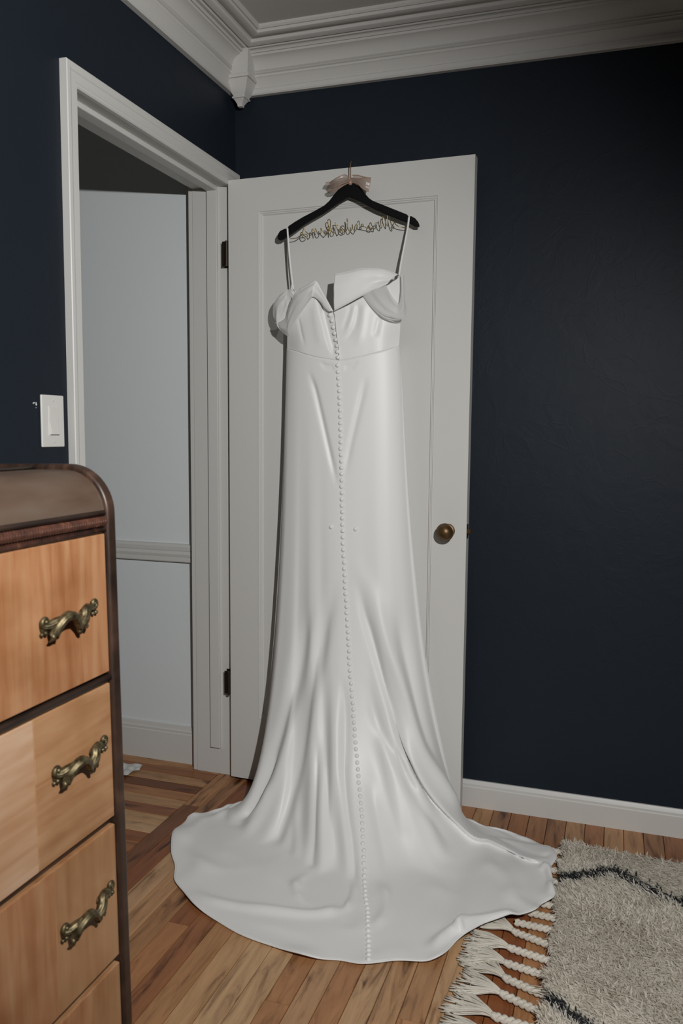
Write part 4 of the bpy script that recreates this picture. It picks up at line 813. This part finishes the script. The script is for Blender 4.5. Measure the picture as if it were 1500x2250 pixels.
def make_pull():
    """cast rococo pull: reeded bail ending in leaf tips, scrolls and pearls; local: x out, y along, z up"""
    root = []
    def reed(P, R, m=30, k7=7):
        P = catmull(P, 7); n = len(P); V = []; F = []; R = np.interp(np.linspace(0, 1, n), np.linspace(0, 1, len(R)), R)
        for i, p in enumerate(P):
            t = Vector(P[min(i + 1, n - 1)]) - Vector(P[max(i - 1, 0)]); t.normalize()
            a = Vector((.5, 0, 1)); a = (a - t * a.dot(t)).normalized(); b = t.cross(a)
            for k in range(m):
                th = 2 * PI * k / m; q = R[i] * (1 + .09 * math.cos(k7 * th))
                V.append(tuple(Vector(p) + a * math.cos(th) * q * .8 + b * math.sin(th) * q * 1.1))
        for i in range(n - 1):
            for k in range(m): F.append((i * m + k, i * m + (k + 1) % m, (i + 1) * m + (k + 1) % m, (i + 1) * m + k))
        F += [tuple(range(m))[::-1], tuple((n - 1) * m + k for k in range(m))]
        return V, F
    root.append(('bail', reed([(.009, -.049, -.0215), (.013, -.0505, -.013), (.017, -.047, -.002), (.021, -.039, .0065), (.0225, -.029, .0095), (.021, -.017, .006), (.017, -.006, -.004), (.013, .003, -.0135), (.010, .009, -.018)], [.0012, .0062, .0064, .0062, .0066, .0064, .006, .0056, .003])))
    P = [reed([(.004, -.0605, .001), (.008, -.054, .0005), (.013, -.045, .004), (.018, -.034, .0075)], [.005, .006, .0055, .004])]
    sc = lambda cy, cz, sg, r0: tube([(.0062, cy + sg * (r0 - .0009 * a) * math.cos(a), cz + (r0 - .0009 * a) * math.sin(a)) for a in np.linspace(-1.6, 4.6, 24)], .0031, 10)
    P += [sc(-.0585, .0055, -1, .0062), ellipsoid((.0068, -.0585, .0058), (.0045, .0036, .0036)), ellipsoid((.003, -.058, -.001), (.0045, .0075, .009))]
    # leaf cluster on the left tip
    for dy, l in ((-.004, .010), (.004, .009)): P.append(tube(catmull([(.012, -.050 + dy * .5, -.010), (.014, -.050 + dy, -.016), (.009, -.050 + dy * 1.7, -.012 - l)], 5), list(np.interp(np.linspace(0, 1, 11), [0, .4, 1], [.003, .004, .0008])), 8))
    # right mount: leaf, rising stem, scroll
    P += [reed([(.012, .002, -.013), (.013, .011, -.010), (.012, .018, -.004), (.010, .023, .004), (.008, .032, .0075), (.0065, .041, .005), (.0055, .046, .006)], [.0045, .0058, .0062, .0062, .0058, .0046, .0036]),
          reed([(.011, .010, -.010), (.011, .018, -.015), (.009, .027, -.019)], [.004, .0058, .001]), reed([(.010, .004, -.013), (.011, .007, -.020), (.008, .010, -.026)], [.004, .0052, .001]),
          sc(.0475, .0095, 1, .0055), ellipsoid((.0066, .0475, .0098), (.004, .0032, .0032)), ellipsoid((.003, .030, 0), (.004, .014, .008)), ellipsoid((.014, .0, -.0085), (.003, .003, .003))]
    root.append(('plate', cat(P)))
    root.append(('pearl', cat([ellipsoid((.005, .0525, -.004), (.0034, .0034, .0034)), ellipsoid((.005, .0455, -.0045), (.003, .003, .003)), ellipsoid((.005, -.0575, -.0095), (.0036, .0036, .0036)), ellipsoid((.004, -.0635, -.0105), (.003, .003, .003))])))
    out = []
    for nm, (V, F) in root:
        me = bpy.data.meshes.new(nm); me.from_pydata([tuple(v) for v in V], [], [tuple(f) for f in F]); me.materials.append(MAT['pull']); me.polygons.foreach_set('use_smooth', [True] * len(me.polygons))
        bm = bmesh.new(); bm.from_mesh(me); bmesh.ops.recalc_face_normals(bm, faces=bm.faces); bm.to_mesh(me); bm.free()
        out.append((nm, me))
    # one mesh for the whole casting: its pieces are cast as one
    bm = bmesh.new()
    for nm, me in out: bm.from_mesh(me)
    me = bpy.data.meshes.new('pull'); bm.to_mesh(me); bm.free(); me.materials.append(MAT['pull']); me.polygons.foreach_set('use_smooth', [True] * len(me.polygons))
    return me
pull_me = make_pull()
def pull(dw, y, z):
    o = bpy.data.objects.new('pull', pull_me); COL.objects.link(o); o.parent = dw
    o.location = Vector((FXD - .001, y, z)) - ROOT[dw.name]
def drawer(z0, z1, panels, zp, yp=-1.684):
    dw = box('drawer', (FXD - .02, ya + .002, z0), (FXD - .0012, yz - .001, z1), MAT['ven_t'], ch, .002)
    for a, b, m in panels: box('veneer', (FXD - .004, a + .0002, z0 + .0008), (FXD, b - .0002, z1 - .0008), MAT[m], dw, .0012)
    for y in (yp, 2 * -1.9975 - yp): pull(dw, y, zp)
mid = -1.9975
drawer(.8585, 1.0655, [(ya + .002, yz - .001, 'ven_v')], .960)
drawer(.636, .8425, [(ya + .002, 2 * mid + 1.768, 'ven_h'), (2 * mid + 1.768, mid, 'ven_d'), (mid, -1.768, 'ven_d'), (-1.768, yz - .001, 'ven_h')], .755, -1.672)
drawer(.415, .6245, [(ya + .002, 2 * mid + 1.740, 'ven_t'), (2 * mid + 1.740, -1.740, 'ven_v'), (-1.740, yz - .001, 'ven_t')], .530, -1.668)
drawer(.175, .404, [(ya + .002, 2 * mid + 1.665, 'ven_t'), (2 * mid + 1.665, -1.665, 'ven_v'), (-1.665, yz - .001, 'ven_t')], .30)
TILT = math.radians(1.0)                              # the old floor leans the chest back a little
ch.rotation_euler = (0, -TILT, 0); ch.location.x += .021; ch.location.z += .0065

# ------------------------------------------------------------------ shag rug with braided fringe
RX0, RX1, RYA, RYB = 1.154, 2.35, -1.55, -.205
rug = empty('shag_rug', (1.75, -.88, 0)); tag(rug, 'cream shag rug with black zigzag lines and a braided fringe on the floorboards', 'rug')
box('rug_base', (RX0 + .004, RYA, .001), (RX1, RYB, .012), MAT['wool'], rug)
def zig(x, y):
    """distance to the charcoal zigzag lines"""
    t = (x - 1.31) / .158; tri = np.abs((t + 1) % 2 - 1)
    d1 = y - (-.318 - .112 * tri); d2 = y - (-1.015 + .115 * tri); d3 = y - (-1.40 - .112 * tri)
    return np.minimum(np.minimum(np.abs(d1), np.abs(d2)), np.abs(d3))
def pile(name, X, Yy, m, ln, wd):
    n = len(X)
    lean = np.stack([.45 * np.sin(X * 9 + 3 * np.sin(Yy * 7)) - .55 + rng.normal(0, .42, n), .45 * np.sin(Yy * 11 + X * 5) - .55 + rng.normal(0, .42, n)], 1)
    lean[:, 0] = np.where(X < RX0 + .05, np.maximum(lean[:, 0], -.4 + rng.normal(0, .1, n)), lean[:, 0])
    L = ln * rng.uniform(.65, 1.25, n); wv = wd * rng.uniform(.7, 1.3, n); an = rng.uniform(0, 2 * PI, n)
    sx, sy = np.cos(an) * wv / 2, np.sin(an) * wv / 2
    base = np.stack([X, Yy, np.full(n, .009)], 1)
    V = np.zeros((n, 7, 3))
    hs = (0, .45, .8, 1.0)
    for k, h in enumerate(hs):
        c = base.copy(); bend = h ** 1.6
        c[:, 0] += lean[:, 0] * L * bend; c[:, 1] += lean[:, 1] * L * bend
        c[:, 2] += L * h * (.8 - .36 * h * np.clip(np.hypot(lean[:, 0], lean[:, 1]), 0, 1.4))
        if k < 3:
            f = (1, 1.15, .8)[k]; o = np.stack([sx * f, sy * f, np.zeros(n)], 1)
            V[:, 2 * k] = c - o; V[:, 2 * k + 1] = c + o
        else: V[:, 6] = c
    V[:, :, 2] = np.maximum(V[:, :, 2], .004)
    b = (np.arange(n) * 7)[:, None]
    q = np.concatenate([b + np.array([[0, 1, 3, 2]]), b + np.array([[2, 3, 5, 4]])], 0); t = b + np.array([[4, 5, 6]])
    me = bpy.data.meshes.new(name); V2 = V.reshape(-1, 3) - np.array(ROOT[rug.name])
    me.vertices.add(len(V2)); me.vertices.foreach_set('co', V2.astype('f4').ravel())
    loops = np.concatenate([q.ravel(), t.ravel()]); me.loops.add(len(loops)); me.loops.foreach_set('vertex_index', loops.astype('i4'))
    tot = np.r_[np.full(len(q), 4), np.full(len(t), 3)]; start = np.r_[0, np.cumsum(tot)[:-1]]
    me.polygons.add(len(tot)); me.polygons.foreach_set('loop_start', start.astype('i4')); me.polygons.foreach_set('loop_total', tot.astype('i4'))
    me.polygons.foreach_set('use_smooth', np.ones(len(tot), bool)); me.update(calc_edges=True); me.materials.append(m)
    o = bpy.data.objects.new(name, me); COL.objects.link(o); o.parent = rug; o['kind'] = 'stuff'
    return o
nt_ = 190000
X = RX0 + .016 + rng.normal(0, .004, nt_) + (RX1 - RX0) * rng.random(nt_) ** 1.5; Yv = RYA + (RYB - RYA) * (1 - rng.random(nt_) ** 1.25)
X += .006 * np.sin(Yv * 40) + .004 * np.sin(Yv * 93)
dk = zig(X, Yv) < .0180 + .004 * np.sin(X * 90)
pile('pile', X[~dk], Yv[~dk], MAT['wool'], .036, .0040)
pile('pile_line', X[dk], Yv[dk], MAT['charcoal'], .034, .0046)
# fringe: three-strand braids that end in tassels
def braid(L):
    parts = []
    for s in range(3):
        P = []
        for i in range(61):
            t = i / 60; a = t * L / .021 * PI + s * 2 * PI / 3
            P.append((-t * L, .0052 * math.sin(a), .0078 + .0030 * math.sin(2 * a + .6)))
        parts.append(tube(P, .0052, 7))
    return cat(parts)
def tassel(seed):
    r = random.Random(seed); parts = [ellipsoid((-.002, 0, .008), (.009, .0085, .0075), 12, 8)]
    for k in range(64):
        a = r.uniform(-.62, .62); L = r.uniform(.075, .112); h = r.uniform(.003, .012)
        P = [(0, .006 * math.sin(a), .008), (-.025, .025 * math.sin(a) * .8, h + .005), (-.06, .055 * math.sin(a) + r.uniform(-.004, .004), h), (-L, L * .8 * math.sin(a) + r.uniform(-.008, .008), .0025 + r.random() * .004)]
        parts.append(tube(catmull(P, 3), .0017, 5))
    return cat(parts)
bmv, bmf = braid(.095); bmesh_ = bpy.data.meshes.new('fringe_braid'); bmesh_.from_pydata(bmv, [], bmf); bmesh_.materials.append(MAT['cord']); bmesh_.polygons.foreach_set('use_smooth', [True] * len(bmf))
tm = []
for s in range(4):
    v, f = tassel(s); me = bpy.data.meshes.new('tassel'); me.from_pydata(v, [], f); me.materials.append(MAT['cord']); me.polygons.foreach_set('use_smooth', [True] * len(f)); tm.append(me)
FR = [(-.240, -.05, 1), (-.292, -.08, 1), (-.350, -.02, 1), (-.41, -.1, 1), (-.47, 0, 1), (-.53, -.04, 1), (-.585, -.08, 1), (-.638, -.05, 1), (-.703, -.30, 1), (-.762, -.20, 1), (-.819, -.17, 1), (-.887, -.33, 1), (-.945, -.36, 1), (-.998, -.12, 1.02), (-1.06, -.1, 1), (-1.12, -.05, 1), (-1.19, -.15, 1), (-1.26, .08, 1), (-1.33, -.12, 1), (-1.40, -.1, 1), (-1.47, 0, 1), (-1.53, -.05, 1)]
for k, (y, a, s) in enumerate(FR):
    o = bpy.data.objects.new('fringe_braid', bmesh_); COL.objects.link(o); o.parent = rug
    o.location = Vector((RX0 + .004, y, .002)) - ROOT[rug.name]; o.rotation_euler = (0, 0, a); o.scale = (s, 1, 1)
    if -.66 < y < -.20: continue                      # their tassels lie under the train
    t = bpy.data.objects.new('tassel', tm[k % 4]); COL.objects.link(t); t.parent = o
    t.location = (-.095, 0, 0); t.rotation_euler = (0, 0, [.1, -.15, .25, -.05, .18][k % 5] - .1)

# ------------------------------------------------------------------ crumpled tissue on the hall floor
pp = [(-0.4157, -0.1261, 0), (-0.3431, -0.0873, 0), (-0.3196, -0.122, 0), (-0.3156, -0.1992, 0), (-0.3133, -0.2539, 0)]
c0 = np.array(pp[0]); n1 = 24; V = []
A, B, C, Dd = np.array(pp[0]) + np.array([-.06, 0, 0]), np.array(pp[1]), np.array(pp[2]) + np.array([-.01, -.005, 0]), np.array(pp[4]) + np.array([-.05, -.01, 0])
for i in range(n1):
    for j in range(n1):
        s, t = i / (n1 - 1), j / (n1 - 1); p = (1 - s) * (1 - t) * A + s * (1 - t) * B + s * t * C + (1 - s) * t * Dd
        z = .003 + .016 * (abs(math.sin(9 * s + 4 * t)) * .5 + abs(math.sin(6 * t - 7 * s + 1)) * .5) * (1 - s * .7)
        V.append((p[0], p[1], z))
o = obj('tissue_paper', V, gridF(n1, n1), MAT['paper'], None, True); tag(o, 'crumpled white tissue paper on the hall floor below the baseboard', 'paper')
md = o.modifiers.new('sheet', 'SOLIDIFY'); md.thickness = .0006
